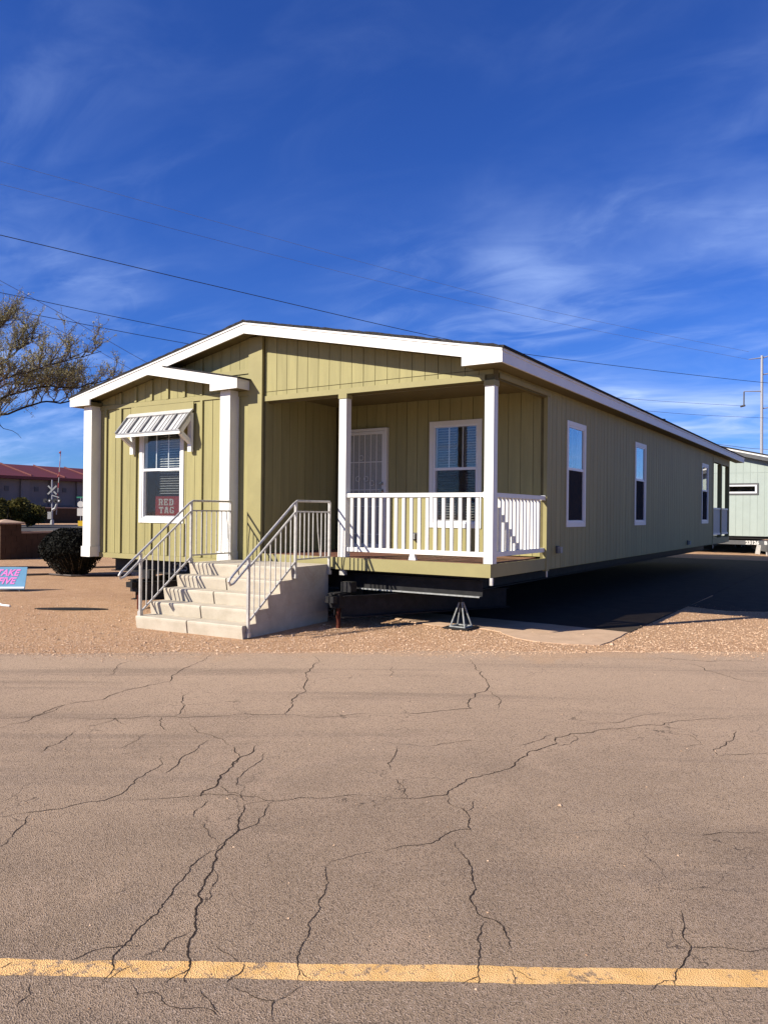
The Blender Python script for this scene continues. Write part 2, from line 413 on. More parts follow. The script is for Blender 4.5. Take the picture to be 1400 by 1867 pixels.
def asphalt_mat(name, worn=1.0, yellow=False):
    FLAT[0] = True
    m, nt, bs = new_mat(name); v = coords(nt)
    vo = node(nt, 'ShaderNodeTexVoronoi', voronoi_dimensions='2D'); vo.inputs['Scale'].default_value = 190; nt.links.new(v, vo.inputs['Vector'])
    sp = node(nt, 'ShaderNodeSeparateColor'); nt.links.new(vo.outputs['Color'], sp.inputs[0])
    big = noise(nt, v, 0.42, 4, 0.62, 0.4)
    c = mix(nt, rng(nt, big, 0.35, 0.66), (0.268, 0.190, 0.128), (0.365, 0.260, 0.174))
    dirt = noise(nt, v, 1.5, 5, 0.7, 0.8)
    c = mix(nt, rng(nt, dirt, 0.50, 0.74, 0, 0.55), c, (0.50, 0.35, 0.24))
    c = mix(nt, rng(nt, noise(nt, v, 0.8, 4, 0.7, 0.5), 0.55, 0.75, 0, 0.5), c, (0.27, 0.205, 0.160))
    # grazing-view brightening put into the colour; wind blown sand at the far edge
    g = node(nt, 'ShaderNodeNewGeometry'); dt = node(nt, 'ShaderNodeVectorMath', operation='DOT_PRODUCT')
    dt.inputs[1].default_value = (-0.5426897, 0.8399298, 0); nt.links.new(g.outputs['Position'], dt.inputs[0])
    jit = node(nt, 'ShaderNodeMath', operation='MULTIPLY_ADD'); jit.inputs[1].default_value = 3.0
    nt.links.new(noise(nt, v, 0.9, 5, 0.7, 0.5), jit.inputs[0]); nt.links.new(dt.outputs['Value'], jit.inputs[2])
    c = mix(nt, rng(nt, jit.outputs[0], 3.2, 10.2, 0, 0.85), c, (0.66, 0.466, 0.315))
    c = mix(nt, rng(nt, jit.outputs[0], 10.15, 10.75, 0, 0.9), c, (0.66, 0.43, 0.26))
    # traffic streaks run along the drive
    g2 = node(nt, 'ShaderNodeNewGeometry'); mp2 = node(nt, 'ShaderNodeMapping')
    mp2.vector_type = 'TEXTURE'; mp2.inputs['Rotation'].default_value = (0, 0, math.radians(32.9)); mp2.inputs['Scale'].default_value = (7.0, 0.55, 1)
    nt.links.new(g2.outputs['Position'], mp2.inputs[0])
    c = mix(nt, rng(nt, noise(nt, mp2.outputs[0], 1.0, 5, 0.65, 0.3), 0.50, 0.72, 0, 0.5), c, (0.27, 0.195, 0.140))
    # aggregate
    c = mix(nt, rng(nt, sp.outputs[0], 0.66, 0.95, 0, 0.50), c, (0.62, 0.475, 0.365))
    c = mix(nt, rng(nt, sp.outputs[1], 0.60, 0.92, 0, 0.68), c, (0.105, 0.075, 0.055))
    c = mix(nt, rng(nt, noise(nt, v, 330, 1), 0.50, 0.72, 0, 0.45), c, (0.16, 0.12, 0.10))
    # hairline crazing
    wv = node(nt, 'ShaderNodeVectorMath', operation='MULTIPLY_ADD')
    nc = node(nt, 'ShaderNodeTexNoise', noise_dimensions='2D'); nc.inputs['Scale'].default_value = 1.6; nc.inputs['Detail'].default_value = 5; nt.links.new(v, nc.inputs['Vector'])
    nt.links.new(nc.outputs['Color'], wv.inputs[0]); wv.inputs[1].default_value = (0.9, 0.9, 0); nt.links.new(v, wv.inputs[2])
    ve = node(nt, 'ShaderNodeTexVoronoi', feature='DISTANCE_TO_EDGE', voronoi_dimensions='2D'); ve.inputs['Scale'].default_value = 1.1
    nt.links.new(wv.outputs[0], ve.inputs['Vector'])
    cr = rng(nt, ve.outputs['Distance'], 0.0, 0.006, 1, 0)
    mk = rng(nt, noise(nt, v, 0.9, 3), 0.46, 0.60)
    mm = node(nt, 'ShaderNodeMath', operation='MULTIPLY'); nt.links.new(cr, mm.inputs[0]); nt.links.new(mk, mm.inputs[1])
    m2 = node(nt, 'ShaderNodeMath', operation='MULTIPLY'); nt.links.new(mm.outputs[0], m2.inputs[0]); m2.inputs[1].default_value = 0.75
    c = mix(nt, m2.outputs[0], c, (0.06, 0.045, 0.038))
    if yellow:
        n1 = noise(nt, v, 26, 6, 0.75); n2 = noise(nt, v, 3.0, 4)
        ad = node(nt, 'ShaderNodeMath', operation='MULTIPLY_ADD'); ad.inputs[1].default_value = 0.6
        nt.links.new(n2, ad.inputs[0]); nt.links.new(n1, ad.inputs[2])
        yc = mix(nt, rng(nt, noise(nt, v, 9, 4), 0.3, 0.7), (0.84, 0.49, 0.18), (0.95, 0.58, 0.25))
        yc = mix(nt, rng(nt, sp.outputs[1], 0.75, 1.0, 0, 0.35), yc, (0.66, 0.38, 0.16))
        c = mix(nt, rng(nt, ad.outputs[0], 0.86, 0.98, 0, 0.85), yc, c)
    nt.links.new(c, bs.inputs['Base Color']); bs.inputs['Roughness'].default_value = 0.92; bs.inputs['Specular IOR Level'].default_value = 0.1
    h = mix(nt, 0.45, vo.outputs['Distance'], noise(nt, v, 140, 2))
    bump(nt, bs, h, 0.8, 0.007)
    FLAT[0] = False
    return m
M['asphalt'] = asphalt_mat('weathered_asphalt')
M['road_yellow'] = asphalt_mat('worn_yellow_line', yellow=True)
M['street'] = plain('street_asphalt', (0.10, 0.095, 0.09), 0.9, var=0.15, vscale=0.4)
M['crack'] = plain('crack_dark', (0.048, 0.035, 0.028), 1.0, var=0.5, vscale=60, spec=0.0)
M['crack_sand'] = plain('crack_filled_with_sand', (0.34, 0.26, 0.20), 1.0, var=0.3, vscale=60, spec=0.0)

# ------------------------------------------------------------------ ground, road, pad
U2 = Vector((0.8399, 0.5427, 0)).normalized(); V2 = Vector((-0.5427, 0.8399, 0)).normalized()
def uv(u, v, z=0.0): 
    p = U2*u + V2*v; return (p.x, p.y, z)
m = MB(); S = 1500
m.quad((-S, -S, 0), (S, -S, 0), (S, S, 0), (-S, S, 0))
ground = struct(m.build('gravel_ground', M['gravel'], fix=False), 'tan granite gravel ground around the houses')

rr = random.Random(5)
def edge_v(u):
    return 9.08 + 0.062*u + 0.035*math.sin(u*2.1) + 0.05*math.sin(u*0.7+1) + 0.02*math.sin(u*7.3)
m = MB(); us = [-60 + 0.15*i for i in range(801)]
n = len(us)
for u in us:
    e = edge_v(max(-14, min(14, u))) + rr.uniform(-0.045, 0.045)
    m.v.append(uv(u, -40, 0.008)); m.v.append(uv(u, e, 0.008))
for i in range(n-1):
    m.f.append((2*i, 2*i+2, 2*i+3, 2*i+1))
road = struct(m.build('road', M['asphalt'], fix=False), 'cracked brown asphalt drive in the foreground')

m = MB(); us = [-14 + 0.04*i for i in range(701)]
for u in us:
    a = 2.685 + rr.uniform(-0.003, 0.003) + 0.003*math.sin(u*9); b = 2.785 + rr.uniform(-0.003, 0.003) + 0.003*math.sin(u*7)
    k = -0.008*u
    m.v.append(uv(u, a+k, 0.0088)); m.v.append(uv(u, b+k, 0.0088))
for i in range(len(us)-1):
    m.f.append((2*i, 2*i+2, 2*i+3, 2*i+1))
m.build('yellow_line', M['road_yellow'], road, fix=False)

# traced cracks: (pixel points in the photograph laid down onto the road plane, width)
def z6(*p): return [(x/2.0, 1160+y/2.0) for x, y in p]
def z7(*p): return [(700+x/2.0, 1160+y/2.0) for x, y in p]
CR = [
 (z6((940,395),(870,445),(850,475),(790,545),(740,565),(730,585)), 0.018),
 (z6((1000,600),(890,615),(880,650),(865,690),(860,720),(820,750),(790,785),(775,840),(745,890),(725,935),(735,970),(715,1000),(710,1050),(705,1090),(690,1120),(685,1150),(692,1190),(690,1215),(640,1240),(605,1266)), 0.014),
 (z6((690,1215),(675,1240),(672,1264)), 0.007),
 (z6((820,750),(745,800),(690,860),(650,900),(610,960),(590,990),(540,1035),(490,1085),(450,1130),(420,1160),(412,1200),(405,1230),(370,1268)), 0.009),
 (z6((480,1200),(420,1235),(400,1250)), 0.006),
 (z6((0,660),(130,640),(290,612),(380,600),(470,550),(530,500),(575,480),(590,440)), 0.010),
 (z6((430,600),(600,592),(680,585),(760,575),(850,578),(930,585),(1000,602),(1100,588),(1250,583),(1400,590)), 0.009),
 (z7((0,595),(80,592),(150,588),(230,578),(270,545),(300,522),(380,505),(450,485),(490,450),(530,420),(600,402),(630,390),(625,370),(760,352),(880,335),(1010,325),(1060,312),(1200,300),(1400,290)), 0.013),
 (z6((0,335),(100,310),(190,265),(290,240),(380,230),(470,195),(620,165),(650,130),(720,95),(770,70)), 0.013),
 (z6((0,300),(140,290),(240,250)), 0.010),
 (z6((240,297),(560,292),(760,294),(1040,285),(1400,283)), 0.010),
 (z7((0,283),(170,278),(320,263),(310,235),(330,210),(375,195),(360,150),(330,110),(305,80)), 0.016),
 (z7((375,195),(410,220),(425,240),(418,265)), 0.010),
 (z6((1140,70),(1130,120),(1110,180),(1075,225),(1055,265),(1040,290)), 0.016),
 (z6((690,205),(660,240),(665,265),(640,290)), 0.012),
 (z6((590,295),(585,320),(610,345)), 0.010),
 (z6((760,378),(710,420),(665,440),(620,490),(600,500)), 0.010),
 (z6((965,425),(950,455),(890,495),(865,525),(870,555)), 0.008),
 (z6((800,545),(830,570),(870,575),(900,605)), 0.008),
 (z6((850,400),(870,430),(850,470)), 0.010),
 (z6((695,320),(720,350),(790,370),(840,400)), 0.008),
 (z6((280,345),(240,375),(170,405),(140,425)), 0.010),
 (z6((550,352),(500,380),(440,410)), 0.006),
 (z6((1210,820),(1190,880),(1165,960),(1150,1020),(1125,1080),(1100,1130),(1085,1190),(1092,1225),(1085,1264)), 0.007),
 (z6((1092,1215),(1110,1240),(1138,1258)), 0.006),
 (z6((1210,820),(1290,800),(1360,785)), 0.005),
 (z6((990,605),(965,650),(940,680),(870,710),(820,745)), 0.008),
 (z6((760,600),(720,630),(705,660)), 0.008),
 (z6((745,680),(760,715),(790,745)), 0.006),
 (z6((780,850),(785,900),(770,950),(740,985)), 0.005),
 (z6((250,1185),(320,1155),(420,1135),(520,1130)), 0.006),
 (z6((520,1175),(600,1140),(640,1100),(700,1080)), 0.006),
 (z6((0,1212),(45,1190)), 0.007),
 (z6((888,1198),(875,1230),(828,1266)), 0.009),
 (z6((865,1190),(840,1165),(770,1120)), 0.004),
 (z6((0,770),(50,720),(100,655)), 0.008),
 (z6((480,1270),(500,1310),(570,1300),(590,1330),(660,1360),(780,1370),(790,1410)), 0.005),
 (z6((730,1290),(770,1340),(800,1375)), 0.006),
 (z6((840,1280),(900,1300),(1000,1330),(1005,1410)), 0.006),
 (z6((1110,1275),(1050,1310),(1000,1330)), 0.004),
 (z6((110,1270),(110,1310),(60,1350)), 0.005),
 (z7((230,580),(255,620),(300,640),(310,680),(315,705),(240,715),(200,745),(80,765),(0,785)), 0.009),
 (z7((330,600),(325,625),(300,640)), 0.006),
 (z7((260,750),(290,800),(318,870),(328,930),(340,1010),(360,1025),(400,1035),(435,1060),(445,1090),(460,1110),(465,1140)), 0.010),
 (z7((370,1040),(355,1080),(352,1140),(345,1200),(345,1240),(275,1272)), 0.008),
 (z7((345,1240),(343,1268)), 0.006),
 (z7((460,1215),(475,1240),(480,1268)), 0.005),
 (z7((475,1215),(520,1245),(560,1255)), 0.005),
 (z7((1085,1000),(1095,1060),(1100,1110),(1120,1130),(1110,1165),(1080,1210),(1065,1250),(1058,1276)), 0.009),
 (z7((1060,1255),(1020,1257),(970,1292)), 0.006),
 (z7((1120,1137),(1200,1136),(1400,1140)), 0.006),
 (z7((45,405),(30,450),(20,485)), 0.009),
 (z7((45,520),(70,550),(82,590)), 0.007),
 (z7((1280,340),(1275,375),(1240,400),(1200,415),(1220,435)), 0.010),
 (z7((150,405),(270,385),(330,380)), 0.007),
 (z7((495,400),(560,380),(620,360)), 0.008),
 (z7((640,400),(700,380),(690,360)), 0.008),
 (z7((0,385),(150,403)), 0.006),
 (z7((1060,405),(1160,395),(1110,360),(1040,350)), 0.006),
 (z7((1220,435),(1310,432),(1400,425)), 0.008),
 (z7((700,318),(900,300),(1040,280)), 0.007),
 (z7((970,75),(1100,85),(1200,92),(1400,97)), 0.016),
 (z7((1075,90),(1170,125),(1330,165),(1400,170)), 0.012),
 (z7((1160,730),(1240,715),(1400,722)), 0.006),
 (z6((300,330),(350,325),(420,300),(440,315),(465,325)), 0.008),
 (z6((380,150),(420,120),(440,100),(500,85)), 0.009),
 (z7((30,110),(33,155)), 0.009),
]
SANDY = [
 (z7((930,735),(1000,770),(1100,795),(1200,825),(1300,835),(1400,855)), 0.006),
 (z7((340,655),(395,690)), 0.007), (z7((480,700),(600,705),(660,720),(840,710),(960,712),(1150,730)), 0.006),
 (z7((1220,435),(1300,460),(1350,490),(1400,515)), 0.010),
 (z7((120,1285),(180,1310),(260,1330),(380,1330),(560,1340),(800,1340),(1200,1340),(1400,1335)), 0.006),
 (z6((850,1280),(930,1305),(1000,1335),(1090,1280)), 0.004), (z7((820,1345),(805,1410)), 0.004),
 (z6((760,740),(745,800),(735,830)), 0.003),
]
def frac(pts, lvl, amp):
    for _ in range(lvl):
        q = []
        for a, b in zip(pts[:-1], pts[1:]):
            d = b-a; nrm = Vector((-d.y, d.x, 0))
            q += [a, (a+b)/2 + nrm*rr.uniform(-amp, amp)]
        q.append(pts[-1]); pts = q
    return pts
def add_crack(pxs, w, mat, zc):
    if len(pxs) == 2: pxs = [pxs[0], ((pxs[0][0]+pxs[1][0])/2+2, (pxs[0][1]+pxs[1][1])/2), pxs[1]]
    pts = [G(x, y, zc) for x, y in pxs]
    pts = frac(pts, 3, 0.13)
    m = MB(); N = len(pts)
    ph = rr.uniform(0, 9)
    for i, p in enumerate(pts):
        d = (pts[min(i+1, N-1)] - pts[max(0, i-1)]); nrm = Vector((-d.y, d.x, 0)).normalized()
        tt = i/(N-1); taper = min(1, 0.25 + 5*min(tt, 1-tt))
        ww = 0.64*w*taper*(0.35 + 0.5*abs(math.sin(ph+i*0.37)) + rr.uniform(0, 0.45))*0.5
        m.v.append(tuple(p+nrm*ww)); m.v.append(tuple(p-nrm*ww*rr.uniform(0.5, 1.2)))
    for i in range(N-1):
        m.f.append((2*i, 2*i+1, 2*i+3, 2*i+2))
    m.build('crack', mat, road, fix=False)
for i, (p, w) in enumerate(CR): add_crack(p, w, M['crack'], 0.0095 + i*0.000004)
for i, (p, w) in enumerate(SANDY): add_crack(p, w, M['crack_sand'], 0.0092 + i*0.000004)

# concrete pad under the house, edge buried unevenly in gravel
base = [(-2.95, 10.95), (-2.95, 9.66), (-3.3, 9.50), (-3.7, 9.42), (-4.05, 9.55), (-4.45, 9.92), (-4.9, 10.05), (-5.5, 9.9), (-6.2, 10.1), (-7.5, 10.4), (-9.5, 10.3), (-12.3, 10.4), (-12.4, 10.95)]
pts = frac([Vector((x, y, 0.012)) for x, y in base + [base[0]]], 3, 0.05)[:-1]
m = MB(); m.poly([(p.x, p.y, -0.06) for p in pts], [(p.x, p.y, 0.012) for p in pts])
struct(m.build('concrete_pad', M['pad']), 'pale concrete apron in front of the dark sheet under the house')
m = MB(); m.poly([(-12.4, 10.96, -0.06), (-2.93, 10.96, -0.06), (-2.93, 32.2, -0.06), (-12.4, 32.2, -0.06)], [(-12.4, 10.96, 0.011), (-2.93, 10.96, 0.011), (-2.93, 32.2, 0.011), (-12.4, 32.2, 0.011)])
struct(m.build('under_house_shade', M['shade_ground']), 'dark ground sheet under the house with shade put into its colour')  # added dark sheet, deepens the shade under the house by colour
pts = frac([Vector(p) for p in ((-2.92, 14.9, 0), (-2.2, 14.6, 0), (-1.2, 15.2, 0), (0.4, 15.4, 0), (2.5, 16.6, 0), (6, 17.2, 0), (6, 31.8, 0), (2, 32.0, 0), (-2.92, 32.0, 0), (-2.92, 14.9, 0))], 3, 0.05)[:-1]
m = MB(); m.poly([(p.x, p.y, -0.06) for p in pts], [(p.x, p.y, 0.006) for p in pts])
struct(m.build('side_shade', M['shade_ground']), 'dark ground sheet along the right side of the house with shade put into its colour')  # added dark sheet, house shade beside the wall put into its colour

# loose stones
def stones(name, count, place, r0, r1, mat, parent=None, squash=0.6):
    m = MB()
    for _ in range(count):
        p = place(); r = rr.uniform(r0, r1)*(1.0 if rr.random() < 0.93 else 1.7); a = rr.uniform(0, 6.28)
        o = len(m.v)
        for k in range(4):
            q = r*rr.uniform(0.7, 1.2)
            m.v.append((p[0]+q*math.cos(a+k*1.57), p[1]+q*math.sin(a+k*1.57), p[2]+r*squash*rr.uniform(0.1, 0.5)))
        m.v.append((p[0]+rr.uniform(-.3, .3)*r, p[1]+rr.uniform(-.3, .3)*r, p[2]+r*squash*1.3)); m.v.append((p[0], p[1], p[2]-r*0.4))
        for k in range(4):
            m.f.append((o+k, o+(k+1) % 4, o+4)); m.f.append((o+(k+1) % 4, o+k, o+5))
    ob = m.build(name, mat, parent, fix=False); ob['kind'] = 'stuff'
    return ob
def in_gravel():
    while True:
        u = rr.uniform(-9.5, 6.5); v = edge_v(u) + abs(rr.gauss(0, 1))*2.2 - 0.03
        x, y, _ = uv(u, v)
        if -9.0 < x < -6.8 and 7.2 < y < 9.5: continue
        if -12.5 < x < -3.0 and y > 10.4: continue
        return (x, y, 0.0)
o = stones('gravel_stones', 26000, in_gravel, 0.005, 0.0135, M['stone'])
o['label'] = 'loose gravel stones strewn beside the road'; 
def on_edge():
    u = rr.uniform(-9, 7); v = edge_v(u) - abs(rr.gauss(0, 1))*0.22*(0.6+0.5*math.sin(u*1.7))
    return uv(u, v, 0.008)
stones('edge_stones', 4200, on_edge, 0.004, 0.012, M['stone'], road)
stones('large_stones', 500, in_gravel, 0.014, 0.028, M['stone'], o)
def on_road():
    u = rr.uniform(-7, 7); v = 2.2 + 7.2*rr.random()
    return uv(u, v, 0.008)
stones('road_pebbles', 420, on_road, 0.003, 0.009, M['stone'], road)

# ------------------------------------------------------------------ the green house
house = thing('manufactured_house', 'olive green single-storey manufactured house with white trim and railed front porch', 'house', (-8.6, 19.5, 0.0))
XR = -8.61                       # ridge
def ztop(x): return 4.733 - 0.2*abs(x-XR)
def zsof(x): return ztop(x) - 0.16
YW, YL, YC, YR = 9.45, 9.41, 9.20, 9.10
XS, XW = -4.36, -12.80           # right / left wall faces
YB, YE, YE2 = 11.44, 25.85, 29.0 # porch back wall, main end, rear porch end
XP = -8.45                       # inner porch left wall face
ZB = 0.79
class Fr:
    def __init__(s, kind, p): s.k = kind; s.p = p
    def __call__(s, u, n, z): return (u, s.p-n, z) if s.k == 'front' else (s.p+n, u, z)
    def box(s, mb, u0, u1, n0, n1, z0, z1):
        return mb.hexa([s(u0, n0, z0), s(u1, n0, z0), s(u1, n1, z0), s(u0, n1, z0), s(u0, n0, z1), s(u1, n0, z1), s(u1, n1, z1), s(u0, n1, z1)])
    def wedge(s, mb, u0, u1, n0, n1, za, zb, zc, zd):
        return mb.hexa([s(u0, n0, za), s(u1, n0, zb), s(u1, n1, zb), s(u0, n1, za), s(u0, n0, zc), s(u1, n0, zd), s(u1, n1, zd), s(u0, n1, zc)])
FR = Fr('front', YW); FL = Fr('front', YL); FS = Fr('side', XS); FB = Fr('front', YB); FI = Fr('side', XP)
def strip(mb, fr, a, b, n0, n1, zb, zt, holes, extra=()):
    cuts = sorted(set([a, b] + [q for h in holes for q in (h[0], h[1]) if a < q < b] + [q for q in extra if a < q < b]))
    for u0, u1 in zip(cuts[:-1], cuts[1:]):
        mid = (u0+u1)/2; iv = [(zb, None)]
        hs = sorted([h for h in holes if h[0] < mid < h[1]], key=lambda h: h[2])
        lo = zb
        for h in hs:
            if h[2] > lo + 0.002: fr.box(mb, u0, u1, n0, n1, lo, h[2])
            lo = max(lo, h[3])
        if min(zt(u0), zt(u1)) > lo + 0.002: fr.wedge(mb, u0, u1, n0, n1, lo, lo, zt(u0), zt(u1))
def boards(fr, wall, u0, u1, pitch, phase, zb, zt, holes=(), gap=0.008, mat=None, extra=()):
    u = phase; k = 0
    while u > u0: u -= pitch; k += 1
    while u < u1:
        k += 1
        a, b = max(u, u0)+(gap/2 if k % 6 else gap*0.95), min(u+pitch, u1)-gap/2
        if b-a > 0.02:
            full = [h for h in holes if h[0] <= a and b <= h[1]]
            if full:
                h = full[0]
                parts = [(zb, lambda q, t=h[2]: t), (h[3], zt)]
            else: parts = [(zb, zt)]
            for z0, zf in parts:
                mb = MB(); strip(mb, fr, a, b, -0.013, 0.0, z0, zf, [] if full else holes, extra)
                if mb.v: mb.build('siding_board', mat or M['siding'], wall)
        u += pitch
def wall_back(name, fr, u0, u1, zb, zt, holes=(), extra=(), depth=0.10):
    mb = MB(); strip(mb, fr, u0, u1, -depth, -0.008, zb, zt, holes, extra)
    return mb.build(name, M['groove'], house)

TR = 0.075
WL = (-11.46, -10.29, 1.445, 3.20)      # window trim outlines: u0,u1,z0,z1
WP = (-6.468, -5.484, 1.425, 3.235)
W1 = (12.325, 13.295, 1.46, 3.245); W2 = (16.57, 17.485, 1.46, 3.245); W3 = (23.94, 24.97, 1.46, 3.245)
def hole(w): return (w[0]+TR, w[1]-TR, w[2]+TR, w[3]-TR)
DOOR = (-8.26, -7.305, 1.02, 3.18)

# front left wall (board and batten)
zl = lambda x: zsof(x)-0.005
w = wall_back('wall', FL, XW, -8.462, ZB, zl, [hole(WL)], (XR,))
boards(FL, w, XW, -8.76, 0.2135, -12.393+0.02, 0.86, lambda x: min(3.585, zl(x)), [hole(WL)], extra=(XR,))
boards(FL, w, XW, -8.76, 0.2135, -11.138+0.02, 3.675, zl, [], extra=(XR,))
def batten(x, z0, z1, wd=0.055):
    mb = MB(); FL.box(mb, x-wd, x, 0.001, 0.032, z0, z1); mb.build('batten', M['siding'], w)
for k in range(7):
    x = -12.393 + 0.4288*k
    if WL[0] < x - 0.02 < WL[1] + 0.05:
        batten(x, 0.862, WL[2]-0.003)
    else:
        batten(x, 0.862, 3.583)
for k in range(1, 7): batten(-12.40 + 0.4288*k, 3.672, zl(-12.40+0.4288*k)-0.02)
mb = MB(); FL.box(mb, XW, -8.76, 0.001, 0.022, 3.585, 3.668); mb.build('frieze_board', M['siding_trim'], w)
mb = MB(); FL.box(mb, XW, -8.764, 0.001, 0.022, 0.765, 0.858); mb.build('skirt_board', M['siding_trim'], w)
mb = MB(); FL.box(mb, -9.6, -8.764, 0.001, 0.02, 3.955, 4.03); mb.build('roof_flashing_board', M['siding_trim'], w)
mb = MB(); FL.wedge(mb, -8.758, -8.461, -0.02, 0.026, 0.765, 0.765, zl(-8.758), zl(-8.461)); mb.build('corner_board', M['siding_trim'], w)

# front right gable over the porch
w = wall_back('wall', FR, -8.46, XS+0.0, 3.47, zl, [], ())
boards(FR, w, -8.458, XS, 0.2128, -8.415, 3.632, zl)
boards(FR, w, -8.458, XS, 0.2128, -8.415, 3.56, lambda x: 3.622)
mb = MB(); FR.box(mb, -8.458, XS-0.13, 0.0, 0.018, 3.475, 3.557); mb.build('beam_board', M['siding_trim'], w)
mb = MB(); FR.box(mb, -8.458, XS, -0.14, -0.10, 3.45, 3.9); mb.build('beam_back', M['soffit'], w)

# right side wall
zs = lambda u: 3.640
w = wall_back('wall', FS, YB, YE, ZB, zs, [hole(W1), hole(W2), hole(W3)])
boards(FS, w, YB+0.11, YE, 0.2128, 11.86, 0.80, zs, [hole(W1), hole(W2), hole(W3)])
mb = MB(); FS.box(mb, YB-0.02, YB+0.10, -0.05, 0.012, 0.775, 3.52); mb.build('corner_board', M['siding_trim'], w)
mb = MB(); FS.box(mb, YE-0.09, YE+0.02, -0.05, 0.012, 0.775, 3.52); mb.build('corner_board', M['siding_trim'], w)
w = wall_back('wall', FS, YW+0.03, YB-0.001, 3.50, zs)
boards(FS, w, YW+0.02, YB+0.11, 0.2128, 11.86, 3.60, zs)
mb = MB(); FS.box(mb, YW+0.16, YB+0.10, 0.0, 0.016, 3.525, 3.595); mb.build('beam_board', M['siding_trim'], w)
w = wall_back('wall', FS, YE+0.02, YE2, 3.40, zs)
boards(FS, w, YE+0.02, YE2, 0.2128, 11.86, 3.41, zs)
# porch back wall and inner left wall
zc = lambda u: 3.63
w = wall_back('wall', FB, XP, XS-0.10, 1.0, zc, [hole(WP), (DOOR[0], DOOR[1], 0.9, DOOR[3])])
boards(FB, w, XP, XS-0.10, 0.2128, -6.72, 1.0, zc, [hole(WP), (DOOR[0], DOOR[1], 0.9, DOOR[3])])
w = wall_back('wall', FI, YW+0.02, YB, 0.9, zc)
boards(FI, w, YW+0.02, YB-0.013, 0.2128, 9.45, 0.9, zc)
# unseen walls: left and rear
mb = MB(); mb.box(XW, XW+0.10, YL+0.10, YE2, ZB, 3.64); mb.build('wall', M['siding'], house)
mb = MB(); mb.poly([(XW+0.1, YE, ZB), (XS-0.10, YE, ZB), (XS-0.10, YE, zl(XS)), (XR, YE, zl(XR)), (XW+0.1, YE, zl(XW))],
                   [(XW+0.1, YE+0.1, ZB), (XS-0.10, YE+0.1, ZB), (XS-0.10, YE+0.1, zl(XS)), (XR, YE+0.1, zl(XR)), (XW+0.1, YE+0.1, zl(XW))])
mb.build('wall', M['siding'], house)
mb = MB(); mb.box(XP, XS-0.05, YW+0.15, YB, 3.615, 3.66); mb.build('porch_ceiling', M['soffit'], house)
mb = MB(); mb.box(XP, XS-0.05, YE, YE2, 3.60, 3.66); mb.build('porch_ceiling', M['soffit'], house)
mb = MB(); mb.box(XW+0.03, XS-0.12, YL+0.15, YE2, 0.765, 0.785); mb.build('underbelly', M['dark'], house)

# roof
rj = random.Random(2)
def roof_slab(name, x0, x1, y0, y1, za, zb_, t):
    m = MB(); N = 60
    for i in range(N+1):
        f = i/N; x = x0+(x1-x0)*f; z = za+(zb_-za)*f; j = rj.uniform(-0.006, 0.008)
        for (y, q) in ((y0-0.02, z-t), (y1, z-t), (y1, z+0.02), (y0-0.02+rj.uniform(-.01, .004), z+0.022+j)):
            m.v.append((x, y, q))
    for i in range(N):
        a = 4*i; b = a+4
        for k in range(4): m.f.append((a+k, a+(k+1) % 4, b+(k+1) % 4, b+k))
    m.f.append((0, 1, 2, 3)); m.f.append((4*N, 4*N+3, 4*N+2, 4*N+1))
    return m.build(name, M['shingle'], house)
Y2 = 30.4
r = roof_slab('roof', XR, -4.085+0.03, YR, Y2, 4.733, ztop(-4.085+0.03), 0.012)
roof_slab('roof', -13.13-0.03, XR, YR, Y2, ztop(-13.16), 4.733, 0.012)
mb = MB(); mb.poly([(-13.1, YR+0.03, ztop(-13.1)-0.014), (XR, YR+0.03, 4.719), (-4.11, YR+0.03, ztop(-4.11)-0.014), (-4.11, YR+0.03, zsof(-4.11)), (XR, YR+0.03, zsof(XR)), (-13.1, YR+0.03, zsof(-13.1))],
                   [(-13.1, Y2-0.03, ztop(-13.1)-0.014), (XR, Y2-0.03, 4.719), (-4.11, Y2-0.03, ztop(-4.11)-0.014), (-4.11, Y2-0.03, zsof(-4.11)), (XR, Y2-0.03, zsof(XR)), (-13.1, Y2-0.03, zsof(-13.1))])
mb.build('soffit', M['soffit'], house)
mb = MB(); mb.box(-6.2, -6.05, 26.5, 26.65, 4.2, 4.86); mb.tube([(-6.12, 26.58, 4.82), (-6.12, 26.58, 4.93)], 0.13, 8); mb.build('roof_vent', M['black_steel'], house)
# front rake fascia
def rake(a, b, th=0.19, y0=YR, y1=YR+0.028):
    mb = MB(); fr = Fr('front', y0)
    fr.wedge(mb, a, b, -(y1-y0), 0, ztop(a)-th, ztop(b)-th, ztop(a)-0.012, ztop(b)-0.012)
    return mb
rk = rake(XR, -4.675).build('rake_board', M['white'], house)
rake(-12.53, XR-0.002).build('rake_board', M['white'], house)
def eave_return(x0, x1, zlow, right):
    mb = MB()
    mb.poly([(x0, YR-0.004, zlow), (x1, YR-0.004, zlow), (x1, YR-0.004, ztop(x1)-0.012), (x0, YR-0.004, ztop(x0)-0.012)],
            [(x0, YR+0.03, zlow), (x1, YR+0.03, zlow), (x1, YR+0.03, ztop(x1)-0.012), (x0, YR+0.03, ztop(x0)-0.012)])
    mb.build('eave_return', M['white'], house)
eave_return(-4.672, -4.085, 3.632, True)
eave_return(-13.13, -12.533, 3.655, False)
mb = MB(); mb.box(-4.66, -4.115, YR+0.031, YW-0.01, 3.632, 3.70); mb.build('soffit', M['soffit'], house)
mb = MB(); mb.box(-13.10, -12.54, YR+0.031, YL-0.01, 3.655, 3.72); mb.build('soffit', M['soffit'], house)
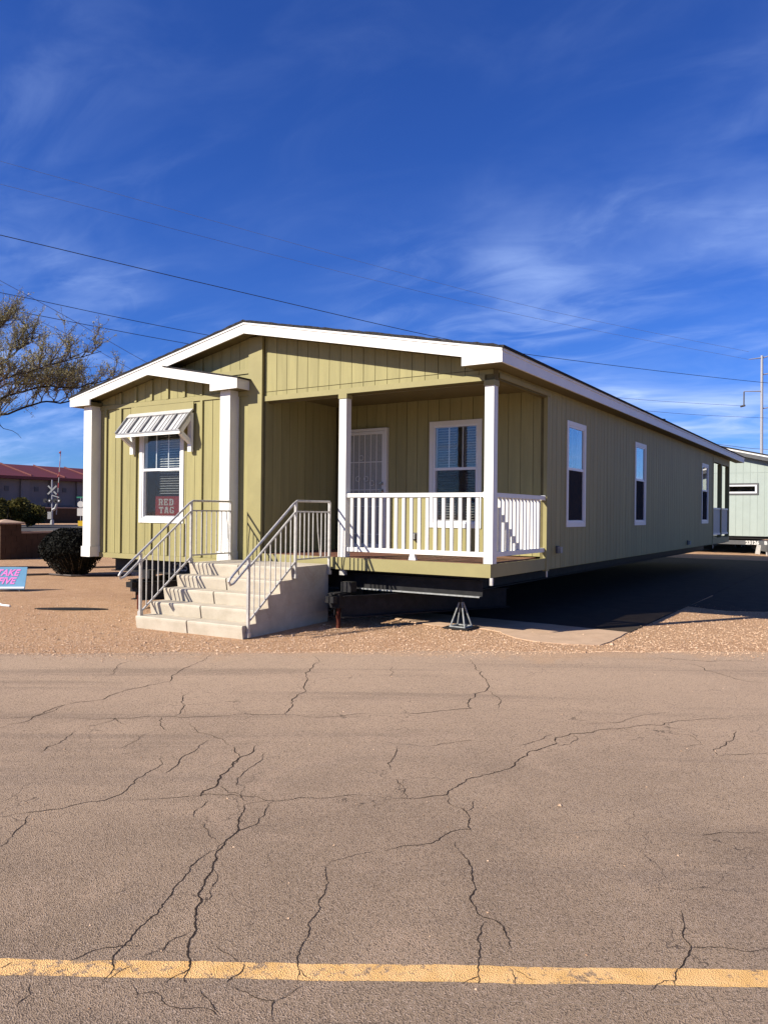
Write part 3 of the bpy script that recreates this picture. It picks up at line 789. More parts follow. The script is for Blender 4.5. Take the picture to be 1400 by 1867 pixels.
# thin drip moulding along the rake
mb = MB(); fr = Fr('front', YR)
fr.wedge(mb, XR, -4.085, 0.0005, 0.012, ztop(XR)-0.045, ztop(-4.085)-0.045, ztop(XR)-0.011, ztop(-4.085)-0.011)
fr.wedge(mb, -13.13, XR, 0.0055, 0.012, ztop(-13.13)-0.045, ztop(XR)-0.045, ztop(-13.13)-0.011, ztop(XR)-0.011)
mb.build('drip_edge', M['white'], house)
# long eaves
for (xa, xb, nm) in ((-4.112, -4.085, 'r'), (-13.13, -13.10, 'l')):
    y = YR+0.032
    seg = [(y, 16.2), (16.203, 23.0), (23.003, Y2)]
    for a, b in seg:
        mb = MB(); mb.box(xa, xb, a, b, 3.632 if nm == 'r' else 3.655, ztop(-4.1)-0.014); mb.build('eave_board', M['white'], house)
mb = MB(); mb.box(-4.084, -4.074, YR+0.01, Y2, 3.775, 3.815); mb.build('drip_edge', M['white'], house)
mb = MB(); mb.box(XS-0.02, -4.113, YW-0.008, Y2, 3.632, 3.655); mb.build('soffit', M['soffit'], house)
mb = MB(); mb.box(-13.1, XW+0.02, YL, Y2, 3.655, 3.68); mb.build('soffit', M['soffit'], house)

# small gable over the bay window
def zg(x): return 3.834 + 0.194*(-8.733-x)
mb = MB(); fr = Fr('front', YR-0.012)
fr.wedge(mb, -10.92, -9.345, -0.036, 0, ztop(-10.92)-0.185, zg(-9.345)-0.17, ztop(-10.92)-0.184, zg(-9.345))
mb = MB()
def yz(pts, y): return [(x, y, z) for x, z in pts]
pl = [(-10.92, ztop(-10.92)-0.188), (-9.345, zg(-9.345)-0.17), (-9.345, 3.665), (-8.733, 3.672), (-8.733, zg(-8.733)), (-10.47, zg(-10.47))]
mb.poly(yz(pl, YR-0.014), yz(pl, YR+0.026)); gb = mb.build('gable_board', M['white'], house)
mb = MB(); mb.poly(yz([(-10.5, zg(-10.5)+0.004), (-8.70, zg(-8.70)+0.004), (-8.70, zg(-8.7)+0.024), (-10.5, zg(-10.5)+0.024)], YR-0.03), yz([(-10.5, zg(-10.5)+0.004), (-8.70, zg(-8.70)+0.004), (-8.70, zg(-8.7)+0.024), (-10.5, zg(-10.5)+0.024)], YL-0.002))
mb.build('gable_roof', M['shingle'], house)
mb = MB(); mb.box(-8.762, -8.735, YR+0.027, YL-0.02, 3.672, 3.832); mb.build('gable_eave_board', M['white'], house)
pl = [(-10.7, zg(-10.7)-0.16), (-9.36, zg(-9.36)-0.16), (-9.36, zg(-9.36)-0.13), (-10.7, zg(-10.7)-0.13)]
mb = MB(); mb.poly(yz(pl, YR+0.027), yz(pl, YL-0.003)); mb.box(-9.34, -8.763, YR+0.027, YL-0.003, 3.675, 3.72); mb.build('soffit', M['soffit'], house)

# white pilasters
for (x0, x1, z0, z1) in ((-12.835, -12.60, 0.775, 3.655), (-9.215, -8.99, 0.80, 3.672)):
    mb = MB(); mb.box(x0, x1, YC, YL+0.0, z0+0.2, z1); c = mb.build('column', M['white'], house)
    mb = MB(); mb.box(x0-0.02, x1+0.012, YC-0.02, YL, z0, z0+0.198); mb.build('plinth', M['white'], c)

# windows
def window(fr, W, blinds=None, screen=True, glass='glass', depth=0.55):
    u0, u1, z0, z1 = W; t = TR
    hu0, hu1, hz0, hz1 = hole(W)
    mb = MB(); e = 0.03
    fr.box(mb, hu0, hu0+e, -0.09, 0.006, hz0, hz1); fr.box(mb, hu1-e, hu1, -0.09, 0.006, hz0, hz1)
    fr.box(mb, hu0+e, hu1-e, -0.09, 0.006, hz0, hz0+e); fr.box(mb, hu0+e, hu1-e, -0.09, 0.006, hz1-e, hz1)
    wd = mb.build('window', M['vinyl'], house)
    mb = MB(); fr.box(mb, u0, hu0, 0.001, 0.018, z0, z1); tb = mb.build('trim_board', M['white'], wd)
    again(tb, Vector(fr(hu1, 0, 0)) - Vector(fr(u0, 0, 0)))
    mb = MB(); fr.box(mb, hu0+0.001, hu1-0.001, 0.001, 0.016, z0, hz0); tb = mb.build('trim_board', M['white'], wd)
    mb = MB(); fr.box(mb, hu0+0.001, hu1-0.001, 0.001, 0.016, hz1, z1); tb = mb.build('trim_board', M['white'], wd)
    zm = hz0 + (hz1-hz0)*0.555
    a, b = hu0+e, hu1-e
    mb = MB(); s = 0.028
    fr.box(mb, a, b, -0.045, 0.003, zm-0.022, zm+0.022)
    fr.box(mb, a, a+s, -0.052, -0.022, hz0+e, zm-0.022); fr.box(mb, b-s, b, -0.052, -0.022, hz0+e, zm-0.022)
    fr.box(mb, a+s, b-s, -0.052, -0.022, hz0+e, hz0+e+s)
    mb.build('sash', M['vinyl'], wd)
    mb = MB(); fr.box(mb, a, b, -0.012, -0.009, zm+0.023, hz1-e); mb.build('pane', M[glass], wd)
    mb = MB(); fr.box(mb, a+s, b-s, -0.040, -0.037, hz0+e+s, zm-0.023); mb.build('pane', M['glass'], wd)
    for k in (1, 2):
        q = a+(b-a)*k/3
        mb = MB(); fr.box(mb, q-0.008, q+0.008, -0.030, -0.018, zm+0.023, hz1-e); mb.build('muntin', M['vinyl'], wd)
    if screen:
        mb = MB(); fr.box(mb, a+0.012, b-0.012, -0.012, -0.010, hz0+e+0.01, zm-0.024); mb.build('insect_screen', M['screen' if glass == 'glass' else 'screen_dense'], wd)
    mb = MB(); d = depth; q = 0.02
    fr.box(mb, hu0-0.3, hu1+0.3, -d-0.03, -d, hz0-0.1, hz1+0.1)
    fr.box(mb, hu0-0.3, hu0-0.28, -d, -0.101, hz0-0.1, hz1+0.1); fr.box(mb, hu1+0.28, hu1+0.3, -d, -0.101, hz0-0.1, hz1+0.1)
    fr.box(mb, hu0-0.28, hu1+0.28, -d, -0.101, hz0-0.1, hz0-0.08); fr.box(mb, hu0-0.28, hu1+0.28, -d, -0.101, hz1+0.08, hz1+0.1)
    mb.build('room_recess', M['interior'], wd)
    if blinds:
        for (ba, bb, zlo, zhi) in blinds:
            mb = MB(); zz = zhi
            fr_pts = [fr(ba, -0.115, zz), fr(bb, -0.115, zz), fr(bb, -0.150, zz+0.016), fr(ba, -0.150, zz+0.016)]
            up = Vector((0, 0, 0.0016))
            mb.poly(fr_pts, [Vector(p)+up for p in fr_pts]); sl = mb.build('blind_slat', M['blind'], wd)
            k = 1
            while zz - 0.045*k > zlo:
                again(sl, (0, 0, -0.045*k)); k += 1
    return wd
h = hole(WL)
window(FL, WL, blinds=[(h[0]+0.33, h[1]-0.03, 1.95, 3.10)])
h = hole(WP)
window(FB, WP, blinds=[(h[0]+0.03, h[0]+0.36, 1.55, 3.13), (h[0]+0.56, h[1]-0.03, 1.55, 3.13)])
for W in (W1, W2, W3): window(FS, W, glass='glass_coated')

# awning over the bay window
aw0, aw1 = -11.715, -10.03; ya, za, yb, zb_ = YL-0.034, 3.43, 9.075, 3.06
mb = MB(); mb.hexa([(aw0, yb, zb_), (aw1, yb, zb_), (aw1, ya, za), (aw0, ya, za), (aw0, yb, zb_+0.012), (aw1, yb, zb_+0.012), (aw1, ya, za+0.012), (aw0, ya, za+0.012)])
awn = mb.build('awning', M['metal_roof'], house)
mb = MB(); FL.box(mb, aw0+0.06, aw1+0.01, 0.033, 0.05, 3.44, 3.575); mb.build('head_board', M['siding_trim'], awn)
sl = Vector((0, yb-ya, zb_-za)); sn = Vector((0, -(za-zb_), ya-yb)).normalized()*1.0
sn = Vector((0, -(za-zb_), (ya-yb))).normalized()
if sn.z < 0: sn = -sn
def on_awn(x, f, lift): return Vector((x, ya, za+0.012)) + sl*f + sn*lift
mb = MB(); mb.hexa([on_awn(aw0, 0.22, 0.001), on_awn(aw1, 0.22, 0.001), on_awn(aw1, 0, 0.001), on_awn(aw0, 0, 0.001), on_awn(aw0, 0.22, 0.035), on_awn(aw1, 0.22, 0.035), on_awn(aw1, 0, 0.02), on_awn(aw0, 0, 0.02)])
mb.build('flashing', M['metal_roof'], awn)
pw = (aw1-aw0)/5
for k in range(6):
    x = min(max(aw0 + pw*k, aw0+0.016), aw1-0.016)
    mb = MB(); mb.bar(on_awn(x, 0.225, 0.018), on_awn(x, 1.04, 0.018), 0.026, 0.034, tuple(sn)); mb.build('standing_rib', M['awning_dark'], awn)
    if k < 5:
        for q in (0.36, 0.64):
            xx = aw0 + pw*(k+q)
            mb = MB(); mb.bar(on_awn(xx, 0.225, 0.006), on_awn(xx, 1.03, 0.006), 0.03, 0.012, tuple(sn)); mb.build('small_rib', M['metal_roof'], awn)
mb = MB(); mb.box(aw0, aw1, yb-0.012, yb+0.012, zb_-0.07, zb_-0.022); mb.build('front_rail', M['white'], awn)
mb = MB(); mb.box(aw0, aw1, yb-0.018, yb+0.012, zb_-0.021, zb_+0.004); mb.build('front_lip', M['awning_dark'], awn)
for x in (-11.60, -10.075):
    mb = MB()
    mb.box(x-0.045, x+0.045, YL-0.085, YL-0.033, 2.70, 3.38)
    mb.bar((x, YL-0.06, 3.33), (x, yb+0.03, zb_-0.03), 0.07, 0.07, (0, 0, 1))
    mb.bar((x, YL-0.06, 2.86), (x, yb+0.05, zb_-0.05), 0.066, 0.07, (0, 0, 1))
    mb.build('bracket', M['white'], awn)

# front door
mb = MB(); d0, d1, dz0, dz1 = DOOR
FB.box(mb, d0, d0+0.05, -0.1, 0.07, dz0, dz1); FB.box(mb, d1-0.05, d1, -0.1, 0.07, dz0, dz1); FB.box(mb, d0+0.05, d1-0.05, -0.1, 0.07, dz1-0.05, dz1)
door = mb.build('front_door', M['white'], house)
mb = MB(); FB.box(mb, d0+0.05, d1-0.05, -0.09, -0.03, dz0, dz1-0.05); mb.build('door_leaf', M['door'], door)
mb = MB(); FB.box(mb, d0+0.085, d1-0.085, 0.022, 0.028, dz0+0.05, dz1-0.09); mb.build('screen_panel', M['screen_mesh'], door)
mb = MB(); f0, f1 = d0+0.052, d1-0.052
FB.box(mb, f0, f0+0.05, 0.02, 0.062, dz0+0.01, dz1-0.055); FB.box(mb, f1-0.05, f1, 0.02, 0.062, dz0+0.01, dz1-0.055)
FB.box(mb, f0+0.05, f1-0.05, 0.02, 0.062, dz1-0.105, dz1-0.055); FB.box(mb, f0+0.05, f1-0.05, 0.02, 0.062, dz0+0.01, dz0+0.09)
mb.build('security_frame', M['white'], door)
for k in range(1, 6):
    x = f0+0.05+(f1-f0-0.1)*k/6
    mb = MB(); FB.box(mb, x-0.007, x+0.007, 0.036, 0.05, dz0+0.09, dz1-0.105); mb.build('door_bar', M['white'], door)
for z in (1.28, 1.78, 2.08, 2.58):
    mb = MB(); FB.box(mb, f0+0.05, f1-0.05, 0.034, 0.046, z-0.008, z+0.008); mb.build('door_bar', M['white'], door)
for (x, z) in ((-7.86, 2.66), (-7.93, 2.28), (-7.75, 2.28), (-7.62, 2.2)):
    mb = MB(); mb.tube([(x+0.045*math.cos(a*0.6), YB-0.05, z+0.045*math.sin(a*0.6)) for a in range(11)], 0.007, 5); mb.build('scroll', M['white'], door)
for z, r_ in ((2.06, 0.035), (2.19, 0.028)):
    mb = MB(); mb.tube([(-7.40, YB-0.062, z), (-7.40, YB-0.085, z), (-7.40, YB-0.12, z)], [r_, r_*0.6, r_*0.9], 10); mb.build('knob', M['chrome'], door)

# porch deck, posts and railings
mb = MB(); mb.box(XP+0.0, XS-0.002, YW-0.048, YW-0.020, 0.80, 0.982); deck = mb.build('porch_deck', M['siding_trim'], house)
mb = MB(); mb.box(XS-0.028, XS, YW-0.019, YB-0.02, 0.80, 0.980); mb.build('deck_fascia', M['siding_trim'], deck)
mb = MB(); mb.box(XP+0.02, XS-0.04, YW+0.06, YB-0.02, 0.86, 0.94); mb.build('deck_frame', M['dark'], deck)
x = XP+0.005; first = None
while x + 0.138 < XS - 0.028:
    if first is None:
        mb = MB(); mb.box(x, x+0.139, YW-0.0185, YB-0.013, 0.957, 0.985); first = mb.build('deck_board', M['deck'], deck); x0f = x
    else: again(first, (x-x0f, 0, rj.uniform(-0.0015, 0.0015)))
    x += 0.1455
def porch_post(x0, x1, y0, y1, wrap=True):
    mb = MB(); mb.box(x0, x1, y0, y1, 0.9865, 3.40); p = mb.build('porch_post', M['white'], house)
    mb = MB(); mb.box(x0-0.012, x1+0.012, y0-0.012, y1+0.012, 3.40, 3.474); mb.build('post_cap', M['siding_trim'], p)
    return p
porch_post(-6.917, -6.785, YW-0.03, YW+0.10); porch_post(-4.478, -4.345, YW-0.03, YW+0.10)
mb = MB(); mb.box(-4.375, -4.335, YW-0.05, YW-0.01, 0.70, 0.80); mb.build('tie_strap', M['steel'], house)
mb = MB(); mb.box(-6.9, -6.8, YW-0.01, YW+0.05, 0.71, 0.80); mb.build('tie_strap', M['steel'], house)
mb = MB(); mb.box(XS-0.01, XS+0.004, YB+0.02, YB+0.06, 0.68, 0.775); mb.build('tie_strap', M['steel'], house)
mb = MB(); mb.box(XS-0.01, XS+0.004, YE, YE+0.05, 0.66, 0.775); mb.build('tie_strap', M['steel'], house)
# front railing
mb = MB(); mb.box(-6.80, -4.478, YW-0.005, YW+0.06, 1.895, 1.955)
rail = mb.build('porch_railing', M['white'], house)
mb = MB(); mb.box(-6.80, -4.478, YW+0.0, YW+0.055, 1.075, 1.140); mb.build('bottom_rail', M['white'], rail)
mb = MB(); mb.poly([(-5.68, YW, 0.987), (-5.56, YW, 0.987), (-5.585, YW, 1.074), (-5.655, YW, 1.074)], [(-5.68, YW+0.05, 0.987), (-5.56, YW+0.05, 0.987), (-5.585, YW+0.05, 1.074), (-5.655, YW+0.05, 1.074)]); mb.build('rail_foot', M['white'], rail)
mb = MB(); mb.box(-6.722, -6.676, YW+0.012, YW+0.045, 1.14, 1.895); bl = mb.build('baluster', M['white'], rail)
for k in range(1, 17): again(bl, (0.1312*k, 0, 0))
mb = MB(); mb.box(-6.79, -6.775, YW-0.012, YW+0.068, 1.88, 1.965); b1 = mb.build('rail_bracket', M['white'], rail); again(b1, (2.29, 0, 0))
# side railing
mb = MB(); mb.box(-4.44, -4.38, YW+0.10, YB-0.01, 1.895, 1.955); rail = mb.build('porch_railing', M['white'], house)
mb = MB(); mb.box(-4.438, -4.383, YW+0.10, YB-0.01, 1.075, 1.140); mb.build('bottom_rail', M['white'], rail)
mb = MB(); mb.box(-4.43, -4.395, YW+0.19, YW+0.236, 1.14, 1.895); bl = mb.build('baluster', M['white'], rail)
for k in range(1, 13): again(bl, (0, 0.1312*k, 0))
mb = MB(); mb.box(-4.45, -4.37, YB-0.035, YB-0.02, 1.885, 1.965); mb.build('rail_bracket', M['white'], rail)

# rear porch
mb = MB(); mb.box(-8.3, XS-0.01, YE+0.02, YE2, 0.80, 0.98); mb.build('rear_deck', M['siding_trim'], house)
for (y) in (27.35, 28.86):
    mb = MB(); mb.box(XS-0.13, XS, y, y+0.13, 0.985, 3.40); mb.build('porch_post', M['siding_trim'], house)
for a, b in ((YE+0.03, 27.35), (27.48, 28.86)):
    mb = MB(); mb.box(-4.44, -4.38, a, b, 1.90, 1.955); rail = mb.build('porch_railing', M['white'], house)
    mb = MB(); mb.box(-4.438, -4.383, a, b, 1.075, 1.14); mb.build('bottom_rail', M['white'], rail)
    mb = MB(); mb.box(-4.43, -4.395, a+0.06, a+0.106, 1.14, 1.90); bl = mb.build('baluster', M['white'], rail)
    k = 1
    while a+0.1+0.1312*k < b-0.05: again(bl, (0, 0.1312*k, 0)); k += 1

# outlets and lamps
def outlet(fr, u, z):
    mb = MB(); fr.box(mb, u-0.045, u+0.045, 0.001, 0.03, z-0.06, z+0.06); o = mb.build('outlet_box', M['charcoal'], house)
    mb = MB(); fr.box(mb, u-0.038, u+0.038, 0.031, 0.09, z-0.05, z+0.045); mb.build('weather_cover', M['jack_grey'], o)
outlet(FB, -6.74, 1.27); outlet(FS, 11.90, 1.10); outlet(FS, 22.0, 0.95)

# chassis: long beams, front cross members, tow hitches
for x in (-11.9, -9.7, -7.4, -5.2):
    mb = MB(); mb.box(x-0.008, x+0.008, 9.72, 29, 0.50, 0.735); mb.box(x-0.07, x+0.07, 9.72, 29, 0.485, 0.499); mb.build('chassis_beam', M['black_steel'], house)
for (x0, x1) in ((-8.28, -4.62), (-12.5, -8.8)):
    mb = MB(); mb.box(x0, x1, 9.70, 9.712, 0.512, 0.738); mb.box(x0, x1, 9.60, 9.70, 0.50, 0.5115); mb.box(x0, x1, 9.62, 9.70, 0.726, 0.738); mb.build('cross_member', M['black_steel'], house)
mb = MB(); mb.box(-6.62, -4.62, 9.596, 9.60, 0.498, 0.516); mb.box(-6.62, -4.62, 9.60, 9.66, 0.512, 0.5145); mb.build('lit_flange_edge', M['jack_grey'], house)  # sunlit edge of the flange put in as a lighter strip
def hitch(ax, ay):
    h = None
    mb = MB(); mb.box(ax-0.09, ax+0.09, ay-0.03, ay+0.25, 0.30, 0.50); h = mb.build('tow_hitch', M['black_steel'], house)
    for s in (-1, 1):
        mb = MB(); a = Vector((ax+s*0.06, ay+0.06, 0)); b = Vector((ax+s*1.42, ay+2.75, 0))
        mb.bar(a+Vector((0, 0, 0.315)), b+Vector((0, 0, 0.315)), 0.012, 0.29)
        d = (b-a).normalized(); q = Vector((-d.y, d.x, 0))*(-0.04*s)
        mb.bar(a+q+Vector((0, 0, 0.466)), b+q+Vector((0, 0, 0.466)), 0.09, 0.012); mb.bar(a+q+Vector((0, 0, 0.164)), b+q+Vector((0, 0, 0.164)), 0.09, 0.012)
        mb.build('hitch_arm', M['black_steel'], h)
    mb = MB(); mb.box(ax-0.075, ax+0.075, ay-0.13, ay-0.031, 0.38, 0.47); mb.box(ax-0.06, ax+0.06, ay-0.1, ay+0.14, 0.501, 0.515); mb.build('coupler', M['black_steel'], h)
    mb = MB(); mb.tube([(ax, ay+0.08, 0.0), (ax, ay+0.08, 0.30)], 0.033, 8); mb.build('jack_screw', M['rust'], h)
    mb = MB(); mb.box(ax-0.02, ax+0.16, ay+0.16, ay+0.3, 0.516, 0.66); mb.build('winch_plate', M['black_steel'], h)
    return h
hitch(-6.50, 8.80); hitch(-10.46, 8.52)
text_obj('frame_number', '3225  A', 0.20, (-10.55, 9.69, 0.575), (1, 0, 0), (0, 0, 1), M['jack_grey'], house, 0.004)

# jack stands under the chassis
def jack_stand(x, y, h, label):
    t = thing('jack_stand', label, 'jack stand', (x, y, 0.012), 'jack stands under the house')
    mb = MB()
    for sx in (-1, 1):
        mb.box(x+sx*0.115-0.011, x+sx*0.115+0.011, y-0.126, y+0.126, 0.03, 0.048); mb.box(x-0.103, x+0.103, y+sx*0.115-0.011, y+sx*0.115+0.011, 0.031, 0.047)
    mb.build('base_frame', M['jack_grey'], t)
    mb = MB(); mb.box(x-0.2, x+0.2, y-0.2, y+0.2, 0.012, 0.029); mb.build('base_plate', M['black_steel'], t)
    for sx in (-1, 1):
        for sy in (-1, 1):
            mb = MB(); mb.tube([(x+sx*0.112, y+sy*0.112, 0.045), (x+sx*0.02, y+sy*0.02, h-0.10)], 0.0115, 6); mb.build('leg', M['jack_grey'], t)
    mb = MB(); mb.tube([(x, y, h-0.18), (x, y, h-0.03)], 0.024, 8); mb.build('screw', M['black_steel'], t)
    mb = MB(); mb.box(x-0.06, x+0.06, y-0.06, y+0.06, h-0.03, h); mb.build('head', M['black_steel'], t)
    return t
jack = jack_stand(-5.05, 9.90, 0.483, 'grey pyramid jack stand at the front corner below the porch')
for y, lab in ((25.3, 'dark jack stand, second farthest in the row seen against the sunlit strip'), (28.3, 'farthest jack stand silhouetted against the sunlit strip'), (13.2, 'dim jack stand in deep shade below the first side window')):
    copy_tree(jack, (-0.15 if y > 14 else 0.0, y-9.90, 0), lab)

# ------------------------------------------------------------------ concrete steps with handrails
A = math.radians(4.0); SX = Vector((math.cos(A), math.sin(A), 0)); SY = Vector((-math.sin(A), math.cos(A), 0)); SO = Vector((-6.90, 7.315, 0))
def SP(x, y, z): return SO + SX*x + SY*y + Vector((0, 0, z))
steps = thing('concrete_steps', 'cream precast concrete steps with metal handrails leading up to the porch', 'steps', tuple(SP(-0.95, 0.3, 0)))
RISE, RUN, BACK = 0.1745, 0.266, 2.04
for hx, (a, b) in enumerate(((-1.90, -0.956), (-0.944, 0.0))):
    for i in range(5):
        y0 = i*RUN - (0.0 if hx else 0.012); z0 = i*RISE + (0.001 if i else -0.03); z1 = (i+1)*RISE
        prof = [(y0+0.030, z0), (y0+0.004, z1-0.035), (y0+0.004, z1-0.012), (y0+0.016, z1), (BACK, z1), (BACK, z0)]
        mb = MB(); mb.poly([SP(a, y, z) for y, z in prof], [SP(b, y, z) for y, z in prof])
        mb.build('step_block', M['step'], steps)
def handrail(lx, yp, zbase, side):
    y1, y2, y3 = yp
    tz = 1.815; sl = (tz-1.075)/(y2-y1)
    def hz(y): return tz + (y-y2)*sl if y < y2 else tz
    mb = MB()
    yc = y1-0.36
    pts = [SP(lx, y3, tz+0.01), SP(lx, y2+0.03, tz+0.005), SP(lx, y2-0.05, hz(y2-0.05)), SP(lx, yc+0.05, hz(yc+0.05)), SP(lx, yc, hz(yc)-0.005), SP(lx, yc-0.03, hz(yc)-0.045), SP(lx, yc+0.0, hz(yc)-0.09), SP(lx, yc+0.06, hz(yc+0.06)-0.115), SP(lx, y1-0.05, hz(y1-0.05)-0.115), SP(lx, y1, hz(y1)-0.09)]
    mb.tube(pts, 0.0175, 8); hr = mb.build('handrail', M['steel'], steps)
    for y, z0, z1 in ((y1, zbase[0], hz(y1)-0.02), (y2, zbase[1], tz-0.01), (y3, zbase[2], tz)):
        mb = MB(); mb.bar(SP(lx, y, z0), SP(lx, y, z1), 0.034, 0.034); mb.build('post', M['steel'], hr)
        mb = MB(); mb.bar(SP(lx, y, z0), SP(lx, y, z0+0.06), 0.06, 0.05); mb.build('post_foot', M['steel'], hr)
    lo = 0.86
    mb = MB(); mb.bar(SP(lx, y1, hz(y1)-0.15), SP(lx, y2, tz-0.145), 0.022, 0.022); mb.build('upper_rail', M['steel'], hr)
    mb = MB(); mb.bar(SP(lx, y2, tz-0.145), SP(lx, y3, tz-0.145), 0.022, 0.022); mb.build('upper_rail', M['steel'], hr)
    mb = MB(); mb.bar(SP(lx, y1, hz(y1)-lo), SP(lx, y2, tz-lo), 0.022, 0.022); mb.build('lower_rail', M['steel'], hr)
    mb = MB(); mb.bar(SP(lx, y2, tz-0.83), SP(lx, y3, tz-0.83), 0.022, 0.022); mb.build('lower_rail', M['steel'], hr)
    n1 = 9
    for k in range(1, n1):
        y = y1+(y2-y1)*k/n1
        mb = MB(); mb.bar(SP(lx, y, hz(y)-lo), SP(lx, y, hz(y)-0.15), 0.0125, 0.0125); mb.build('baluster', M['steel'], hr)
    n2 = 8
    for k in range(1, n2):
        y = y2+(y3-y2)*k/n2
        mb = MB()
        if k == 5 and side == 1: mb.tube([SP(lx, y+0.09, tz-0.83), SP(lx, y+0.02, tz-0.45), SP(lx, y, tz-0.145)], 0.009, 5)
        elif k == 7 and side == 0: mb.tube([SP(lx, y-0.04, tz-0.83), SP(lx, y+0.05, tz-0.6), SP(lx, y+0.04, tz-0.4), SP(lx, y, tz-0.145)], 0.009, 5)
        else: mb.bar(SP(lx, y, tz-0.83), SP(lx, y, tz-0.145), 0.0125, 0.0125)
        mb.build('baluster', M['steel'], hr)
handrail(-1.872, (0.05, 1.06, 1.98), (0.175, 0.874, 0.874), 0)
handrail(0.024, (0.10, 1.14, 2.02), (0.02, 0.72, 0.72), 1)

# ------------------------------------------------------------------ signs
sg = thing('red_sign', 'red card reading RED TAG behind the bay window glass', 'sign', (-10.72, 9.53, 1.56))
mb = MB(); mb.box(-11.16, -10.48, 9.525, 9.535, 1.56, 1.93); mb.build('card', M['red_sign'], sg)
SL = {  # slab letters on a 10 x 12 grid: rectangles x0,x1,y0,y1
 'R': [(0,4,0,1.6),(1,3.2,0,12),(0,7,10,12),(3,7.5,5,6.8),(6,8.4,6,11),(5.5,8,1,5.2),(6,9.2,0,1.6)],
 'E': [(0,8.5,0,2),(1,3.4,0,12),(0,8.5,10,12),(6.6,8.5,0,3.6),(6.6,8.5,8.4,12),(3,6,5.2,7),(5,6.4,4.2,8)],
 'D': [(0,7,0,2),(1,3.4,0,12),(0,7,10,12),(6,8.8,1.4,10.6)],
 'T': [(0,9,10,12),(0,1.8,8,12),(7.2,9,8,12),(3.3,5.7,0,12),(2.2,6.8,0,1.6)],
 'A': [(0,3.6,0,1.6),(5.4,9,0,1.6),(1,3.2,0,7),(5.8,8,0,7),(2,4.4,6,12),(4.4,7,6,12),(3,6,3,4.8)],
 'G': [(0.4,3,1.4,10.6),(1.6,7.6,10,12),(1.6,7.6,0,2),(6.2,8.6,0,5.4),(4.8,8.6,4,5.6),(6.6,8.4,8,11)],
}
def slab(word, x, z, hgt, wid):
    for i, ch in enumerate(word):
        mb = MB()
        for k, (a, b, c, d) in enumerate(SL[ch]):
            e = 9.5245 - 0.0002*k
            mb.box(x+wid*(i+a/10.6), x+wid*(i+b/10.6), e-0.0015, e, z+hgt*c/12, z+hgt*d/12)
        mb.build('letter', M['cream_print'], sg)
slab('RED', -11.075, 1.765, 0.118, 0.140); slab('TAG', -11.06, 1.62, 0.118, 0.140)

# yard sign leaning back on the gravel
yc = G(20, 1079); yx = (RIGHT*1.0 + FWD*0.12); yx.z = 0; yx.normalize()
yback = Vector((-yx.y, yx.x, 0))
yu = (Vector((0, 0, 1))*0.86 + yback*0.5).normalized()
ysn = thing('yard_sign', 'tilted blue yard sign with pink words TAKE FIVE on the gravel', 'sign', tuple(yc))
def YP(x, y, n=0.0): return yc + Vector((0, 0, 0.05)) + yx*(x - 0.06*y) + yu*y - (yx.cross(yu))*(-n)
def yslab(x0, x1, y0, y1, n0, n1):
    return MB().hexa([YP(x0, y0, n0), YP(x1, y0, n0), YP(x1, y0, n1), YP(x0, y0, n1), YP(x0, y1, n0), YP(x1, y1, n0), YP(x1, y1, n1), YP(x0, y1, n1)])
yslab(-0.68, 0.26, 0.0, 0.50, -0.02, 0.0).build('board', M['blue_board'], ysn)
yslab(-0.67, 0.25, 0.012, 0.05, 0.001, 0.012).build('flare_strip', M['vinyl'], ysn)  # light flare along the lower edge put in as a white strip
for wrd, yy in (('TAKE', 0.30), ('FIVE', 0.12)):
    nrm = (yx.cross(yu))
    text_obj('lettering', wrd, 0.20, YP(-0.12, yy, 0.004), yx, yu, M['pink_print'], ysn, 0.006, 0.25, 0.92)
for s in (-0.55, 0.15):
    mb = MB(); mb.tube([YP(s, 0.3, -0.03), YP(s, 0.3, -0.03)+yback*0.2-Vector((0, 0, 0.34))], 0.012, 6); mb.build('strut', M['steel'], ysn)
    mb = MB(); mb.tube([YP(s, 0.02, -0.03), YP(s, 0.02, -0.03)-Vector((0, 0, 0.08))], 0.012, 6); mb.build('leg', M['steel'], ysn)

# added dark lens and stripes for shadow-like marks, white pipe end, on the gravel
c = G(130, 1111); m = MB()
ring = [(c + U2*(0.62*math.cos(t*0.2618))*abs(math.cos(t*0.2618))**0.3 + V2*0.17*math.sin(t*0.2618)) for t in range(24)]
m.poly([(p.x, p.y, 0.001) for p in ring], [(p.x, p.y, 0.010) for p in ring])
tag(m.build('dark_lens', M['dark']), 'added dark lens shape standing for a shadow-like mark on the gravel left of the steps', 'mat')
m = MB(); a = G(-14, 1098); b = G(4, 1105.5); d = G(18, 1107)
m.tube([a+Vector((0, 0, .02)), b+Vector((0, 0, .02)), d+Vector((0, 0, .02))], 0.018, 6)
tag(m.build('white_pipe', M['vinyl']), 'short white pipe on the gravel at the left picture edge', 'pipe')
for pts, lab in ((((-40,1036),(60,1036),(120,1037),(185,1036),(230,1035)), 'thin added dark stripe for a shadow-like line straight behind the clipped shrub'),
                 (((-40,1052),(50,1050),(90,1049),(130,1052),(190,1051),(240,1050)), 'thin added dark stripe for a shadow-like line curving along the foot of the clipped shrub')):
    m = MB(); m.tube([G(x, y)+Vector((0, 0, 0.03)) for x, y in pts], 0.028, 6)
    tag(m.build('gravel_stripe', M['stripe']), lab, 'stripe', 'added dark stripes on the gravel')

